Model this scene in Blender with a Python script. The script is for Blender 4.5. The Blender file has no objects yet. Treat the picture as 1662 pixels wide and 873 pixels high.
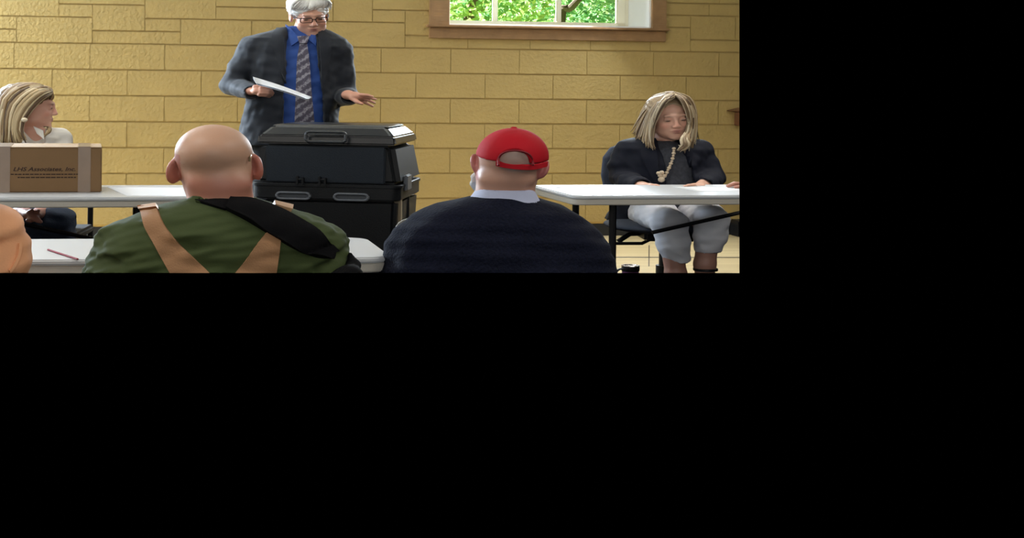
import bpy, bmesh, math, random
import numpy as np
from mathutils import Vector, Matrix
from mathutils.bvhtree import BVHTree

random.seed(4); RNG = np.random.default_rng(7)
scene = bpy.context.scene
COL = scene.collection

# ------------------------------------------------------------------ camera, world, sun, lights, exposure
# Lengths are authored in metres; the picture is wider than tall things really are by a factor K,
# so every mesh is widened by K in both floor directions (heights stay true).
K = 1.4225
F = 2400.0; U0, V0 = 600.0, 130.0; HC = 1.27; RHO = 0.0105
cam_d = bpy.data.cameras.new('camera'); cam = bpy.data.objects.new('camera', cam_d); COL.objects.link(cam)
cam_d.sensor_width = 36.0; cam_d.sensor_fit = 'HORIZONTAL'; cam_d.lens = F / 1662.0 * 36.0
cam_d.shift_x = (831.0 - U0) / 1662.0; cam_d.shift_y = (V0 - 436.5) / 1662.0
cam_d.clip_start = 0.05; cam_d.clip_end = 200
cam.matrix_world = Matrix.Translation((0, 0, HC)) @ Matrix.Rotation(math.pi/2, 4, 'X') @ Matrix.Rotation(RHO, 4, 'Z')
scene.camera = cam
w = bpy.data.worlds.new('world'); scene.world = w; w.use_nodes = True
w.node_tree.nodes['Background'].inputs[0].default_value = (0, 0, 0, 1)
w.node_tree.nodes['Background'].inputs[1].default_value = 0.0
vs = scene.view_settings
vs.view_transform = 'Standard'; vs.look = 'None'; vs.gamma = 1.0; vs.use_curve_mapping = False
vs.exposure = 0.12

def srgb(r, g, b):
    def f(c):
        c /= 255.0
        return c/12.92 if c <= 0.04045 else ((c+0.055)/1.055)**2.4
    return (f(r), f(g), f(b))
def light(name, kind, loc, rot=None, energy=10, color=(1,1,1), size=(1,1), look=None):
    d = bpy.data.lights.new(name, kind); o = bpy.data.objects.new(name, d); COL.objects.link(o)
    d.energy = energy; d.color = color
    o.location = (loc[0]*K, loc[1]*K, loc[2])
    if kind == 'AREA':
        d.shape = 'RECTANGLE'; d.size, d.size_y = size
    if look is not None:
        o.rotation_euler = Vector(look).to_track_quat('-Z', 'Y').to_euler()
    return o
sun = light('sun', 'SUN', (-6, 14, 9), energy=38.0, color=(1.0, 0.95, 0.86), look=(0.70, -0.42, -0.50)); sun.data.angle = 0.01
# daylight from the tall windows of the left side of the hall, and the hall's ceiling lamps
light('back_left_window_daylight', 'AREA', (-2.95, 7.72, 2.15), energy=560, color=(0.68, 0.83, 1.0), size=(2.0, 1.3), look=(0.5, -0.85, -0.2))
light('left_window_daylight', 'AREA', (-4.0, 4.4, 2.0), energy=70, color=(0.74, 0.87, 1.0), size=(4.6, 1.7), look=(1, 0.0, -0.12))
for (x, y, e) in ((-1.6, 5.4, 27), (1.7, 5.8, 50), (-1.6, 2.6, 40), (1.6, 2.6, 40), (-1.6, -.6, 50), (1.6, -.6, 50)):
    light('ceiling_lamp_light', 'AREA', (x, y, 3.15), energy=e, color=(1.0, 0.95, 0.88), size=(1.9, 0.9), look=(0, 0, -1))
light('rear_fill_light', 'AREA', (0.4, -3.6, 2.0), energy=130, color=(0.9, 0.95, 1.0), size=(5.0, 1.6), look=(0, 1, -0.1))  # added fill from behind the camera, to brighten the backs facing it
light('far_window_daylight', 'AREA', (1.28, 8.50, 2.25), energy=130, color=(0.80, 0.91, 1.0), size=(1.7, 1.0), look=(-0.17, -0.98, -0.35))

# ------------------------------------------------------------------ picture <-> place
CR, SR = math.cos(RHO), math.sin(RHO)
def ray(u, v):
    a = (u-U0)/F; b = -(v-V0)/F
    return a*CR - b*SR, a*SR + b*CR
def at(u, v, Y):
    x, z = ray(u, v)
    return np.array((x*Y, Y, HC + z*K*Y))
def onz(u, v, Z):
    x, z = ray(u, v)
    return at(u, v, (Z-HC)/(K*z))
def inv(p):
    """pixel of a point in the place"""
    x = p[0]/p[1]; z = (p[2]-HC)/(K*p[1])
    return U0 + F*(x*CR + z*SR), V0 - F*(-x*SR + z*CR)
SV = np.array((K, K, 1.0))
CX = Vector((CR, 0, SR)); CY = Vector((-SR, 0, CR)); FW = Vector((0, 1, 0)); CO = Vector((0, 0, HC))
PL_R = (CX - FW*((1200.0-U0)/F)).normalized()
PL_B = (-(CY + FW*((443.0-V0)/F))).normalized()

# ------------------------------------------------------------------ materials
MATS = {}
def mat(name, col=(128,128,128), rough=0.6, metal=0.0, bump=0.0, bscale=60, var=0.0, vscale=8, attr=False, sss=0.0, spec=0.5, trans=0.0, sheen=0.0, bdist=0.01, coat=0.0, aniso=None):
    if name in MATS: return MATS[name]
    m = bpy.data.materials.new(name); m.use_nodes = True; nt = m.node_tree; N = nt.nodes; L = nt.links
    b = N['Principled BSDF']
    c = srgb(*col)
    b.inputs['Base Color'].default_value = (*c, 1); b.inputs['Roughness'].default_value = rough
    b.inputs['Metallic'].default_value = metal; b.inputs['Specular IOR Level'].default_value = spec
    if coat: b.inputs['Coat Weight'].default_value = coat
    if sheen:
        b.inputs['Sheen Weight'].default_value = sheen
    if sss:
        b.inputs['Subsurface Weight'].default_value = sss; b.inputs['Subsurface Radius'].default_value = (0.012, 0.005, 0.003)
        b.inputs['Subsurface Scale'].default_value = 0.6
    tc = N.new('ShaderNodeTexCoord')
    src = None
    if attr:
        a = N.new('ShaderNodeAttribute'); a.attribute_name = 'Col'; src = a.outputs['Color']
    if var:
        n = N.new('ShaderNodeTexNoise'); n.inputs['Scale'].default_value = vscale; n.inputs['Detail'].default_value = 5
        L.new(tc.outputs['Object'], n.inputs['Vector'])
        mp = N.new('ShaderNodeMapRange'); mp.inputs[1].default_value = 0.3; mp.inputs[2].default_value = 0.7
        mp.inputs[3].default_value = 1-var; mp.inputs[4].default_value = 1+var
        L.new(n.outputs[0], mp.inputs[0])
        mx = N.new('ShaderNodeMix'); mx.data_type = 'RGBA'; mx.blend_type = 'MULTIPLY'; mx.inputs[0].default_value = 1
        if src is None: mx.inputs[6].default_value = (*c, 1)
        else: L.new(src, mx.inputs[6])
        L.new(mp.outputs[0], mx.inputs[7]); src = mx.outputs[2]
    if src is not None: L.new(src, b.inputs['Base Color'])
    if bump:
        n2 = N.new('ShaderNodeTexNoise'); n2.inputs['Scale'].default_value = bscale; n2.inputs['Detail'].default_value = 4
        if aniso:
            mpn = N.new('ShaderNodeMapping'); mpn.inputs['Scale'].default_value = aniso
            L.new(tc.outputs['Object'], mpn.inputs['Vector']); L.new(mpn.outputs[0], n2.inputs['Vector'])
        else: L.new(tc.outputs['Object'], n2.inputs['Vector'])
        bp = N.new('ShaderNodeBump'); bp.inputs['Strength'].default_value = bump; bp.inputs['Distance'].default_value = bdist
        L.new(n2.outputs[0], bp.inputs['Height']); L.new(bp.outputs[0], b.inputs['Normal'])
    MATS[name] = m; return m

# ------------------------------------------------------------------ objects
def root(name, p, label, cat, group=None):
    o = bpy.data.objects.new(name, None); COL.objects.link(o)
    o.location = Vector(np.asarray(p)*SV); o.empty_display_size = 0.1
    o['label'] = label; o['category'] = cat
    if group: o['group'] = group
    return o
def rloc(o):
    l = Vector((0,0,0))
    while o is not None: l = l + o.location; o = o.parent
    return l
def mk(name, verts, faces, m, parent=None, smooth=True, cols=None, clip=True, label=None, cat=None, group=None, kind=None, flip=False, sharp=None, origin=None):
    """one mesh object from points of the place (metres); trimmed where the picture ends"""
    V = np.asarray(verts, dtype=float)*SV
    me = bpy.data.meshes.new(name)
    fl = [list(map(int, f)) for f in faces] if not isinstance(faces, np.ndarray) else faces.tolist()
    if parent is not None: base = rloc(parent)
    elif origin is not None: base = Vector(np.asarray(origin)*SV)
    else: base = Vector(((V[:,0].min()+V[:,0].max())/2, (V[:,1].min()+V[:,1].max())/2, V[:,2].min()))
    V = V - np.array(base)
    me.from_pydata(V.tolist(), [], fl)
    if cols is not None:
        ca = me.color_attributes.new('Col', 'FLOAT_COLOR', 'POINT')
        arr = np.ones((len(V), 4), dtype=np.float32); arr[:, :3] = cols
        ca.data.foreach_set('color', arr.ravel())
    me.update()
    if clip:
        Wd = V + np.array(base)
        need = []
        for pn in (PL_R, PL_B):
            d = (Wd - np.array(CO)) @ np.array(pn)
            if d.max() > 0: need.append(pn)
        if need:
            bm = bmesh.new(); bm.from_mesh(me)
            for pn in need:
                r = bmesh.ops.bisect_plane(bm, geom=bm.verts[:]+bm.edges[:]+bm.faces[:], dist=1e-6, plane_co=CO-base, plane_no=pn, clear_outer=True)
                ed = [e for e in r['geom_cut'] if isinstance(e, bmesh.types.BMEdge) and e.is_valid and e.is_boundary]
                if ed:
                    try: bmesh.ops.holes_fill(bm, edges=ed, sides=0)
                    except Exception: pass
            if len(bm.faces) == 0:
                bm.free(); bpy.data.meshes.remove(me); return None
            bm.to_mesh(me); bm.free()
    if smooth:
        me.polygons.foreach_set('use_smooth', [True]*len(me.polygons))
        if sharp is not None: me.set_sharp_from_angle(angle=math.radians(sharp))
    me.materials.append(m)
    o = bpy.data.objects.new(name, me); COL.objects.link(o)
    if parent is not None: o.parent = parent
    else: o.location = base
    if label: o['label'] = label
    if cat: o['category'] = cat
    if group: o['group'] = group
    if kind: o['kind'] = kind
    return o

class MB:
    """collects simple solids in a local frame (origin, x direction in the floor, z up)"""
    def __init__(s, o=(0,0,0), ang=0.0):
        s.o = np.asarray(o, float); s.c, s.s = math.cos(ang), math.sin(ang); s.V = []; s.Fc = []
    def w(s, p):
        p = np.asarray(p, float)
        return s.o + np.array((p[0]*s.c - p[1]*s.s, p[0]*s.s + p[1]*s.c, p[2]))
    def add(s, vs, fs):
        n = len(s.V); s.V += [s.w(v) for v in vs]; s.Fc += [[i+n for i in f] for f in fs]
    def box(s, a, b, bev=0.0):
        bm = bmesh.new(); bmesh.ops.create_cube(bm, size=1)
        a = np.minimum(a, b) if False else np.asarray(a, float); b = np.asarray(b, float)
        for v in bm.verts: v.co = Vector((a + (np.array(v.co)+0.5)*(b-a)))
        if bev: bmesh.ops.bevel(bm, geom=bm.edges[:], offset=bev, segments=2, affect='EDGES', clamp_overlap=True)
        s._bm(bm)
    def _bm(s, bm):
        bm.verts.ensure_lookup_table(); bm.verts.index_update()
        s.add([np.array(v.co) for v in bm.verts], [[v.index for v in f.verts] for f in bm.faces]); bm.free()
    def prism(s, poly, z0, z1, bev=0.0, inset=None):
        bm = bmesh.new(); vs_ = [bm.verts.new((x, y, z0)) for x, y in poly]; f = bm.faces.new(vs_)
        r = bmesh.ops.extrude_face_region(bm, geom=[f])
        for v in r['geom']:
            if isinstance(v, bmesh.types.BMVert): v.co.z = z1
        bmesh.ops.recalc_face_normals(bm, faces=bm.faces[:])
        if bev:
            ee = [e for e in bm.edges if abs(e.verts[0].co.z-e.verts[1].co.z) < 1e-6]
            bmesh.ops.bevel(bm, geom=ee, offset=bev, segments=3, affect='EDGES', clamp_overlap=True)
        s._bm(bm)
    def tube(s, pts, r, n=8, r1=None, cap=True):
        pts = [np.asarray(p, float) for p in pts]; vs_ = []; m = len(pts)
        for i, p in enumerate(pts):
            t = pts[min(i+1, m-1)] - pts[max(i-1, 0)]; t = t/ (np.linalg.norm(t)+1e-9)
            a = np.cross(t, (0,0,1.0)) if abs(t[2]) < 0.95 else np.cross(t, (0,1.0,0)); a /= np.linalg.norm(a)
            b = np.cross(t, a); rr = r if r1 is None else r + (r1-r)*i/(m-1)
            for q in range(n):
                an = 2*math.pi*q/n; vs_.append(p + rr*(math.cos(an)*a + math.sin(an)*b))
        fs = []
        for i in range(m-1):
            for q in range(n): fs.append([i*n+q, i*n+(q+1) % n, (i+1)*n+(q+1) % n, (i+1)*n+q])
        if cap: fs += [list(range(n))[::-1], list(range((m-1)*n, m*n))]
        s.add(vs_, fs)
    def lathe(s, c, prof, n=20):
        vs_ = []; fs = []; m = len(prof)
        for (r, z) in prof:
            for q in range(n):
                an = 2*math.pi*q/n; vs_.append((c[0]+r*math.cos(an), c[1]+r*math.sin(an), c[2]+z))
        for i in range(m-1):
            for q in range(n): fs.append([i*n+q, i*n+(q+1) % n, (i+1)*n+(q+1) % n, (i+1)*n+q])
        fs += [list(range(n))[::-1], list(range((m-1)*n, m*n))]
        s.add(vs_, fs)
    def build(s, name, m, parent=None, smooth=True, sharp=35, **k):
        return mk(name, s.V, s.Fc, m, parent, smooth=smooth, sharp=sharp, **k)

def rrect(x0, x1, y0, y1, r, n=5):
    P = []
    for cx, cy, a0 in ((x1-r, y1-r, 0), (x0+r, y1-r, 90), (x0+r, y0+r, 180), (x1-r, y0+r, 270)):
        for i in range(n+1):
            a = math.radians(a0 + 90*i/n); P.append((cx+r*math.cos(a), cy+r*math.sin(a)))
    return P

# ------------------------------------------------------------------ implicit solids (continuous bodies, clothes)
def sminp(a, b, k):
    if k <= 0: return np.minimum(a, b)
    h = np.clip(0.5 + 0.5*(b-a)/k, 0, 1)
    return b + (a-b)*h - k*h*(1-h)
class Fld:
    def __init__(s, lo, hi, h):
        s.h = h; s.lo = np.asarray(lo, float); s.n = np.ceil((np.asarray(hi)-s.lo)/h).astype(int)+1
        s.F = np.full(s.n, 9.0, dtype=np.float32)
    def sub(s, lo, hi):
        i0 = np.maximum(0, np.floor((np.asarray(lo)-s.lo)/s.h).astype(int)); i1 = np.minimum(s.n, np.ceil((np.asarray(hi)-s.lo)/s.h).astype(int)+1)
        if np.any(i1 <= i0): return None, None
        ax = [s.lo[a] + np.arange(i0[a], i1[a])*s.h for a in range(3)]
        X, Y, Z = np.meshgrid(*ax, indexing='ij')
        return tuple(slice(i0[a], i1[a]) for a in range(3)), (X, Y, Z)
    def comb(s, lo, hi, fn, k, op):
        m = max(k, 0.004)*1.2 + 3*s.h
        sl, G = s.sub(np.asarray(lo)-m, np.asarray(hi)+m)
        if sl is None: return s
        d = fn(*G).astype(np.float32)
        if op == '+': s.F[sl] = sminp(s.F[sl], d, k)
        else: s.F[sl] = -sminp(-s.F[sl], d, k)
        return s
    def ell(s, c, r, k=0.02, op='+', R=None):
        c = np.asarray(c, float); r = np.asarray(r, float)
        def fn(X, Y, Z):
            x, y, z = X-c[0], Y-c[1], Z-c[2]
            if R is not None:
                x, y, z = (R[0,0]*x+R[1,0]*y+R[2,0]*z, R[0,1]*x+R[1,1]*y+R[2,1]*z, R[0,2]*x+R[1,2]*y+R[2,2]*z)
            k0 = np.sqrt((x/r[0])**2+(y/r[1])**2+(z/r[2])**2); k1 = np.sqrt((x/r[0]**2)**2+(y/r[1]**2)**2+(z/r[2]**2)**2)+1e-9
            return k0*(k0-1)/k1
        m = r.max() if R is not None else r
        return s.comb(c-m, c+m, fn, k, op)
    def cone(s, a, b, ra, rb, k=0.02, op='+'):
        a = np.asarray(a, float); b = np.asarray(b, float); d = b-a; L2 = max(d@d, 1e-9)
        def fn(X, Y, Z):
            x, y, z = X-a[0], Y-a[1], Z-a[2]
            t = np.clip((x*d[0]+y*d[1]+z*d[2])/L2, 0, 1)
            return np.sqrt((x-t*d[0])**2+(y-t*d[1])**2+(z-t*d[2])**2) - (ra+(rb-ra)*t)
        m = max(ra, rb)
        return s.comb(np.minimum(a, b)-m, np.maximum(a, b)+m, fn, k, op)
    def chain(s, pts, k=0.012, op='+'):
        for (a, ra), (b, rb) in zip(pts[:-1], pts[1:]): s.cone(a, b, ra, rb, k, op)
        return s
    def stack(s, rows, k=0.02, op='+', p=2.3):
        """rows: (z, xc, yc, rx, ry) - an upright solid of rounded cross-sections"""
        rows = sorted(rows); A = np.array(rows, float); z0, z1 = A[0,0], A[-1,0]
        def fn(X, Y, Z):
            zc = np.clip(Z, z0, z1)
            xc, yc, rx, ry = (np.interp(zc, A[:,0], A[:,i]) for i in (1,2,3,4))
            q = (np.abs((X-xc)/rx)**p + np.abs((Y-yc)/ry)**p)**(1.0/p)
            d = (q-1)*np.minimum(rx, ry)*0.9
            dz = np.maximum(z0-Z, Z-z1)
            return np.maximum(d, dz)
        lo = (np.min(A[:,1]-A[:,3]), np.min(A[:,2]-A[:,4]), z0); hi = (np.max(A[:,1]+A[:,3]), np.max(A[:,2]+A[:,4]), z1)
        return s.comb(lo, hi, fn, k, op)
    def half(s, pt, nrm, k=0.004):
        """cut away what lies on the side the normal points to"""
        pt = np.asarray(pt, float); nrm = np.asarray(nrm, float)/np.linalg.norm(nrm)
        sl, (X, Y, Z) = s.sub(s.lo, s.lo+s.n*s.h)
        d = ((X-pt[0])*nrm[0]+(Y-pt[1])*nrm[1]+(Z-pt[2])*nrm[2]).astype(np.float32)
        s.F[sl] = np.maximum(s.F[sl], d); return s
    def wrinkle(s, amp, wl, seed=0, stretch=(1,1,1)):
        r = np.random.default_rng(seed); idx = np.nonzero(np.abs(s.F) < 0.03)
        P = np.stack([s.lo[a]+idx[a]*s.h for a in range(3)], 1)*np.asarray(stretch)
        n = np.zeros(len(P))
        for i in range(10):
            d = r.normal(size=3); d /= np.linalg.norm(d); f = 2*math.pi/(wl*r.uniform(0.6, 1.8))
            n += np.sin(P@d*f + r.uniform(0, 6.28) + 1.5*np.sin(P@r.normal(size=3)*8))
        s.F[idx] += (amp*n/4).astype(np.float32); return s
    def mesh(s, smooth=1):
        Fv = s.F; S = Fv < 0
        c = S[:-1,:-1,:-1].astype(np.int8)
        cnt = np.zeros(np.array(Fv.shape)-1, np.int8)
        for dx in (0,1):
            for dy in (0,1):
                for dz in (0,1):
                    cnt += S[dx:Fv.shape[0]-1+dx, dy:Fv.shape[1]-1+dy, dz:Fv.shape[2]-1+dz]
        act = np.nonzero((cnt > 0) & (cnt < 8)); I = np.stack(act, 1); n = len(I)
        idm = np.full(cnt.shape, -1, np.int32); idm[act] = np.arange(n)
        cor = {}
        for dx in (0,1):
            for dy in (0,1):
                for dz in (0,1): cor[dx,dy,dz] = Fv[I[:,0]+dx, I[:,1]+dy, I[:,2]+dz]
        acc = np.zeros((n,3)); m = np.zeros(n)
        for a in cor:
            for ax in range(3):
                if a[ax] == 0:
                    b = list(a); b[ax] = 1; fa = cor[a]; fb = cor[tuple(b)]
                    x = (fa < 0) != (fb < 0); t = np.where(x, fa/(fa-fb+1e-12), 0)
                    for q in range(3): acc[:,q] += np.where(x, (t if q == ax else a[q]), 0)
                    m += x
        V = s.lo + (I + acc/m[:,None])*s.h
        Q = []
        for ax in range(3):
            sl0 = [slice(None)]*3; sl1 = [slice(None)]*3; sl0[ax] = slice(0,-1); sl1[ax] = slice(1,None)
            A = S[tuple(sl0)]; B = S[tuple(sl1)]
            e = np.stack(np.nonzero(A != B), 1); o1, o2 = [q for q in range(3) if q != ax]
            ok = (e[:,o1] > 0) & (e[:,o2] > 0) & (e[:,o1] < cnt.shape[o1]) & (e[:,o2] < cnt.shape[o2]); e = e[ok]
            ins = A[e[:,0], e[:,1], e[:,2]]
            def cid(d1, d2):
                q = e.copy(); q[:,o1] -= d1; q[:,o2] -= d2
                return idm[q[:,0], q[:,1], q[:,2]]
            quad = np.stack([cid(1,1), cid(0,1), cid(0,0), cid(1,0)], 1)
            fl = ins if ax != 1 else ~ins
            quad[~fl] = quad[~fl][:, ::-1]
            Q.append(quad)
        Q = np.concatenate(Q); Q = Q[(Q >= 0).all(1)]
        for _ in range(smooth):
            acc = np.zeros_like(V); m = np.zeros(len(V))
            for a, b in ((0,1),(1,2),(2,3),(3,0)):
                np.add.at(acc, Q[:,a], V[Q[:,b]]); np.add.at(m, Q[:,a], 1)
            V = 0.5*V + 0.5*acc/np.maximum(m,1)[:,None]
        return V, Q
def bvh(V, Q): return BVHTree.FromPolygons([Vector(v) for v in V], Q.tolist() if isinstance(Q, np.ndarray) else Q)
def pstack(Y, rows, dy=0.0):
    """rows (v, u left, u right, depth radius[, dy]) read off the picture -> stack rows in the place at distance Y"""
    R = []
    for r in rows:
        a = at(r[1], r[0], Y); b = at(r[2], r[0], Y); d = dy + (r[4] if len(r) > 4 else 0)
        R.append(((a[2]+b[2])/2, (a[0]+b[0])/2, Y+d, (b[0]-a[0])/2, r[3]))
    return R
def frame(yaw, pitch=0, roll=0):
    """columns: side, forward, up of a head; yaw 0 looks at the viewer, 90 to the right of the picture"""
    y, p, r = map(math.radians, (yaw, pitch, roll))
    f = np.array((math.sin(y)*math.cos(p), -math.cos(y)*math.cos(p), -math.sin(p)))
    u = np.array((0,0,1.0)); sx = np.cross(f, u); sx /= np.linalg.norm(sx); up = np.cross(sx, f)
    s2 = math.cos(r)*sx + math.sin(r)*up; u2 = -math.sin(r)*sx + math.cos(r)*up
    return np.stack([s2, f, u2], 1)
class Head:
    def __init__(s, c, R, sc=1.0): s.c = np.asarray(c, float); s.R = R; s.sc = sc
    def p(s, x, y, z): return s.c + s.sc*(s.R @ np.array((x, y, z), float))
    def loc(s, P): return ((np.asarray(P)-s.c) @ s.R)/s.sc
    def e(s, F, c, r, k=0.01, op='+'): F.ell(s.p(*c), np.array(r)*s.sc, k*s.sc, op, R=s.R)
    def k(s, F, a, b, ra, rb, k=0.008, op='+'): F.cone(s.p(*a), s.p(*b), ra*s.sc, rb*s.sc, k*s.sc, op)
    def build(s, F, female=False, ears=True, lids=True, cw=1.0, jaw=1.0):
        nt = -.007 if female else 0.0
        e, kk = (lambda c, r, k=0.012, op='+': s.e(F, c, r, k, op)), (lambda *a, **q: s.k(F, *a, **q))
        e((0,-.018,.036), (.076*cw,.096,.084), 0.01)
        e((0,.028,-.028), (.061*cw,.064,.085), 0.03)
        e((0,.038,-.078), (.048*jaw,.045,.032), 0.03)
        e((0,.074,-.100), (.020*jaw,.016,.014), 0.022)
        for sg in (-1, 1):
            e((sg*.036,.060,-.030), (.024,.022,.024), 0.02)
            e((sg*.044,.02,-.065), (.022*jaw,.035,.025), 0.02)
        e((0,.084,.026), (.046,.012,.010), 0.016)
        for sg in (-1, 1): e((sg*.031,.101,.004), (.017,.013,.010), 0.010, '-')
        if lids:
            for sg in (-1, 1): e((sg*.031,.0815,.003), (.0145,.0125,.0115), 0.004)
        kk((0,.089,.016), (0,.110+nt,-.026), .0075, .0105+nt*.25, k=.012)
        e((0,.107+nt,-.031), (.011,.011,.009), .008)
        for sg in (-1, 1): e((sg*.012,.098,-.033), (.008,.010,.007), .006)
        e((0,.088,-.058), (.023,.011,.0052), .007); e((0,.087,-.0685), (.019,.011,.0058), .006)
        e((0,.098,-.0632), (.024,.006,.0016), .003, '-')
        if ears:
            for sg in (-1, 1):
                e((sg*.079,-.012,-.006), (.010,.023,.034), .006)
                e((sg*.088,-.006,-.002), (.006,.013,.021), .004, '-')
def headcols(P, h, skin, lip=(150,90,85), brow=(90,75,60), lash=(45,32,28), eye_open=0.5, extra=()):
    C = np.tile(np.array(srgb(*skin)), (len(P),1)); L = h.loc(P)
    def blend(c, r, col, wgt=1.0, soft=0.5):
        q = np.sqrt((((L-np.array(c))/np.array(r))**2).sum(1)); a = np.clip((1-q)/soft, 0, 1)*wgt
        C[:] = C*(1-a[:,None]) + np.array(srgb(*col))*a[:,None]
    blend((0,.11,-.02), (.03,.03,.03), tuple(min(255, c*f) for c, f in zip(skin, (1.05,.92,.92))), .5, 1)
    for sg in (-1,1): blend((sg*.042,.075,-.03), (.03,.03,.024), tuple(c*f for c, f in zip(skin, (1.05,.88,.86))), .6, 1)
    for sg in (-1,1): blend((sg*.031,.092,.004), (.020,.02,.013), tuple(c*.78 for c in skin), .7, .8)
    for ex in extra: blend(*ex)
    blend((0,.098,-.0585), (.025,.02,.006), lip, .9, .5); blend((0,.098,-.069), (.021,.02,.0065), lip, .9, .5)
    blend((0,.1,-.0635), (.022,.02,.0022), tuple(c*.45 for c in lip), .8, .5)
    for sg in (-1,1):
        if eye_open > 0: blend((sg*.031,.094,-.001), (.0125,.012,.0045+.003*eye_open), (70,58,50), .85, .4)
        blend((sg*.031,.094,.003 - .006*(1-eye_open)), (.016,.014,.0035), lash, .95, .6)
        blend((sg*.033,.094,.0235), (.020,.016,.0045), brow, .8, .6)
    return C

def catmull(pts, n):
    P = np.asarray(pts, float); P = np.vstack([2*P[0]-P[1], P, 2*P[-1]-P[-2]]); out = []
    m = len(P)-3
    for t in np.linspace(0, m-1e-6, n):
        i = int(t); f = t-i; a, b, c, d = P[i:i+4]
        out.append(0.5*((2*b)+(-a+c)*f+(2*a-5*b+4*c-d)*f*f+(-a+3*b-3*c+d)*f**3))
    return np.array(out)
class Locks:
    def __init__(s): s.V = []; s.Fc = []; s.C = []
    def lock(s, pts, r, col, n=12, flat=0.5, centre=None, tip=0.25):
        P = catmull(pts, n); b0 = len(s.V); m = 6
        for i, p in enumerate(P):
            t = P[min(i+1,n-1)]-P[max(i-1,0)]; t /= np.linalg.norm(t)+1e-9
            out = p-(centre if centre is not None else P.mean(0)+(0,.1,0)); out = out - t*(out@t); out /= np.linalg.norm(out)+1e-9
            sd = np.cross(t, out); f = i/(n-1.0); rr = r*(1-(1-tip)*max(0, (f-.55)/.45)**1.4)*(0.55+0.45*min(1, f/.15))
            for q in range(m):
                a = 2*math.pi*q/m; s.V.append(p + rr*(math.cos(a)*sd + flat*math.sin(a)*out)); s.C.append(col)
        for i in range(n-1):
            for q in range(m): s.Fc.append([b0+i*m+q, b0+i*m+(q+1) % m, b0+(i+1)*m+(q+1) % m, b0+(i+1)*m+q])
        s.Fc.append([b0+q for q in range(m)][::-1]); s.Fc.append([b0+(n-1)*m+q for q in range(m)])
    def sheet(s, guides, count, r, cols, Pf, jit=1.5, seed=1, centre=None, flat=.5, endj=6):
        """locks spread over a sheet of guide curves; guides are lists of (u, v, dy)"""
        g = np.random.default_rng(seed); G = [catmull(np.array(q, float), 7) for q in guides]
        for i in range(count):
            t = (i + g.uniform(0,1))/count*(len(G)-1); a = min(int(t), len(G)-2); f = t-a
            c = G[a]*(1-f)+G[a+1]*f
            c = c + g.normal(size=3)*np.array((jit, jit, .004)); c[-1] += g.normal(size=3)*np.array((endj*.5, endj, .004))
            wv = g.uniform(-1, 1)*jit
            c[2:,0] += wv*np.sin(np.linspace(0, 3, len(c)-2))
            col = np.array(srgb(*cols[g.integers(len(cols))]))*g.uniform(.82, 1.15)
            s.lock([Pf(*q) for q in c], r*g.uniform(.7, 1.25), col, n=11, flat=flat, centre=centre)
def ribbon(left, right, tree, nl, nc, thick, off, Y, out_first=None):
    """a thin band lying on a surface: its two edges are given as picture points, dropped on to the surface"""
    def poly(pts, n):
        P = np.asarray(pts, float)
        return catmull(P, n) if len(P) > 2 else P[0]+(P[1]-P[0])*np.linspace(0,1,n)[:,None]
    A = poly(left, nl); B = poly(right, nl); top = np.full((nl,nc,3), np.nan)
    o = np.array((0,0,HC)); nrm = np.zeros((nl,nc,3))
    for i in range(nl):
        for j in range(nc):
            u, v = A[i] + (B[i]-A[i])*j/(nc-1); p = at(u, v, Y); d = (p-o)/np.linalg.norm(p-o)
            h = tree.ray_cast(Vector(o), Vector(d))
            if h[0] is not None: top[i,j] = np.array(h[0]); n = np.array(h[1]); n = n if n@d < 0 else -n; nrm[i,j] = n
    dist = top[:,:,1]; med = np.nanmedian(dist)
    for i in range(nl):
        for j in range(nc):
            if np.isnan(top[i,j,0]):
                u, v = A[i] + (B[i]-A[i])*j/(nc-1)
                dd = np.where(np.isnan(dist), 1e9, (np.arange(nl)[:,None]-i)**2*4 + (np.arange(nc)[None,:]-j)**2)
                a, b = np.unravel_index(np.argmin(dd), dd.shape); top[i,j] = at(u, v, dist[a,b]); nrm[i,j] = nrm[a,b] if np.linalg.norm(nrm[a,b]) else (0,-1,0)
    for _ in range(2):
        q = nrm.copy(); q[1:] += nrm[:-1]; q[:-1] += nrm[1:]; q[:,1:] += nrm[:,:-1]; q[:,:-1] += nrm[:,1:]
        nrm = q/(np.linalg.norm(q, axis=2, keepdims=True)+1e-9)
    up = top + nrm*(off+thick); dn = top + nrm*(off-0.003)
    V = np.concatenate([up.reshape(-1,3), dn.reshape(-1,3)]); N = nl*nc; Fc = []
    ix = lambda i, j: i*nc+j
    for i in range(nl-1):
        for j in range(nc-1):
            q = [ix(i,j), ix(i+1,j), ix(i+1,j+1), ix(i,j+1)]; Fc.append(q); Fc.append([x+N for x in q[::-1]])
    rim = [ix(i,0) for i in range(nl)] + [ix(nl-1,j) for j in range(1,nc)] + [ix(i,nc-1) for i in range(nl-2,-1,-1)] + [ix(0,j) for j in range(nc-2,0,-1)]
    for a, b in zip(rim, rim[1:]+rim[:1]): Fc.append([a, a+N, b+N, b][::-1])
    return V, Fc

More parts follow.
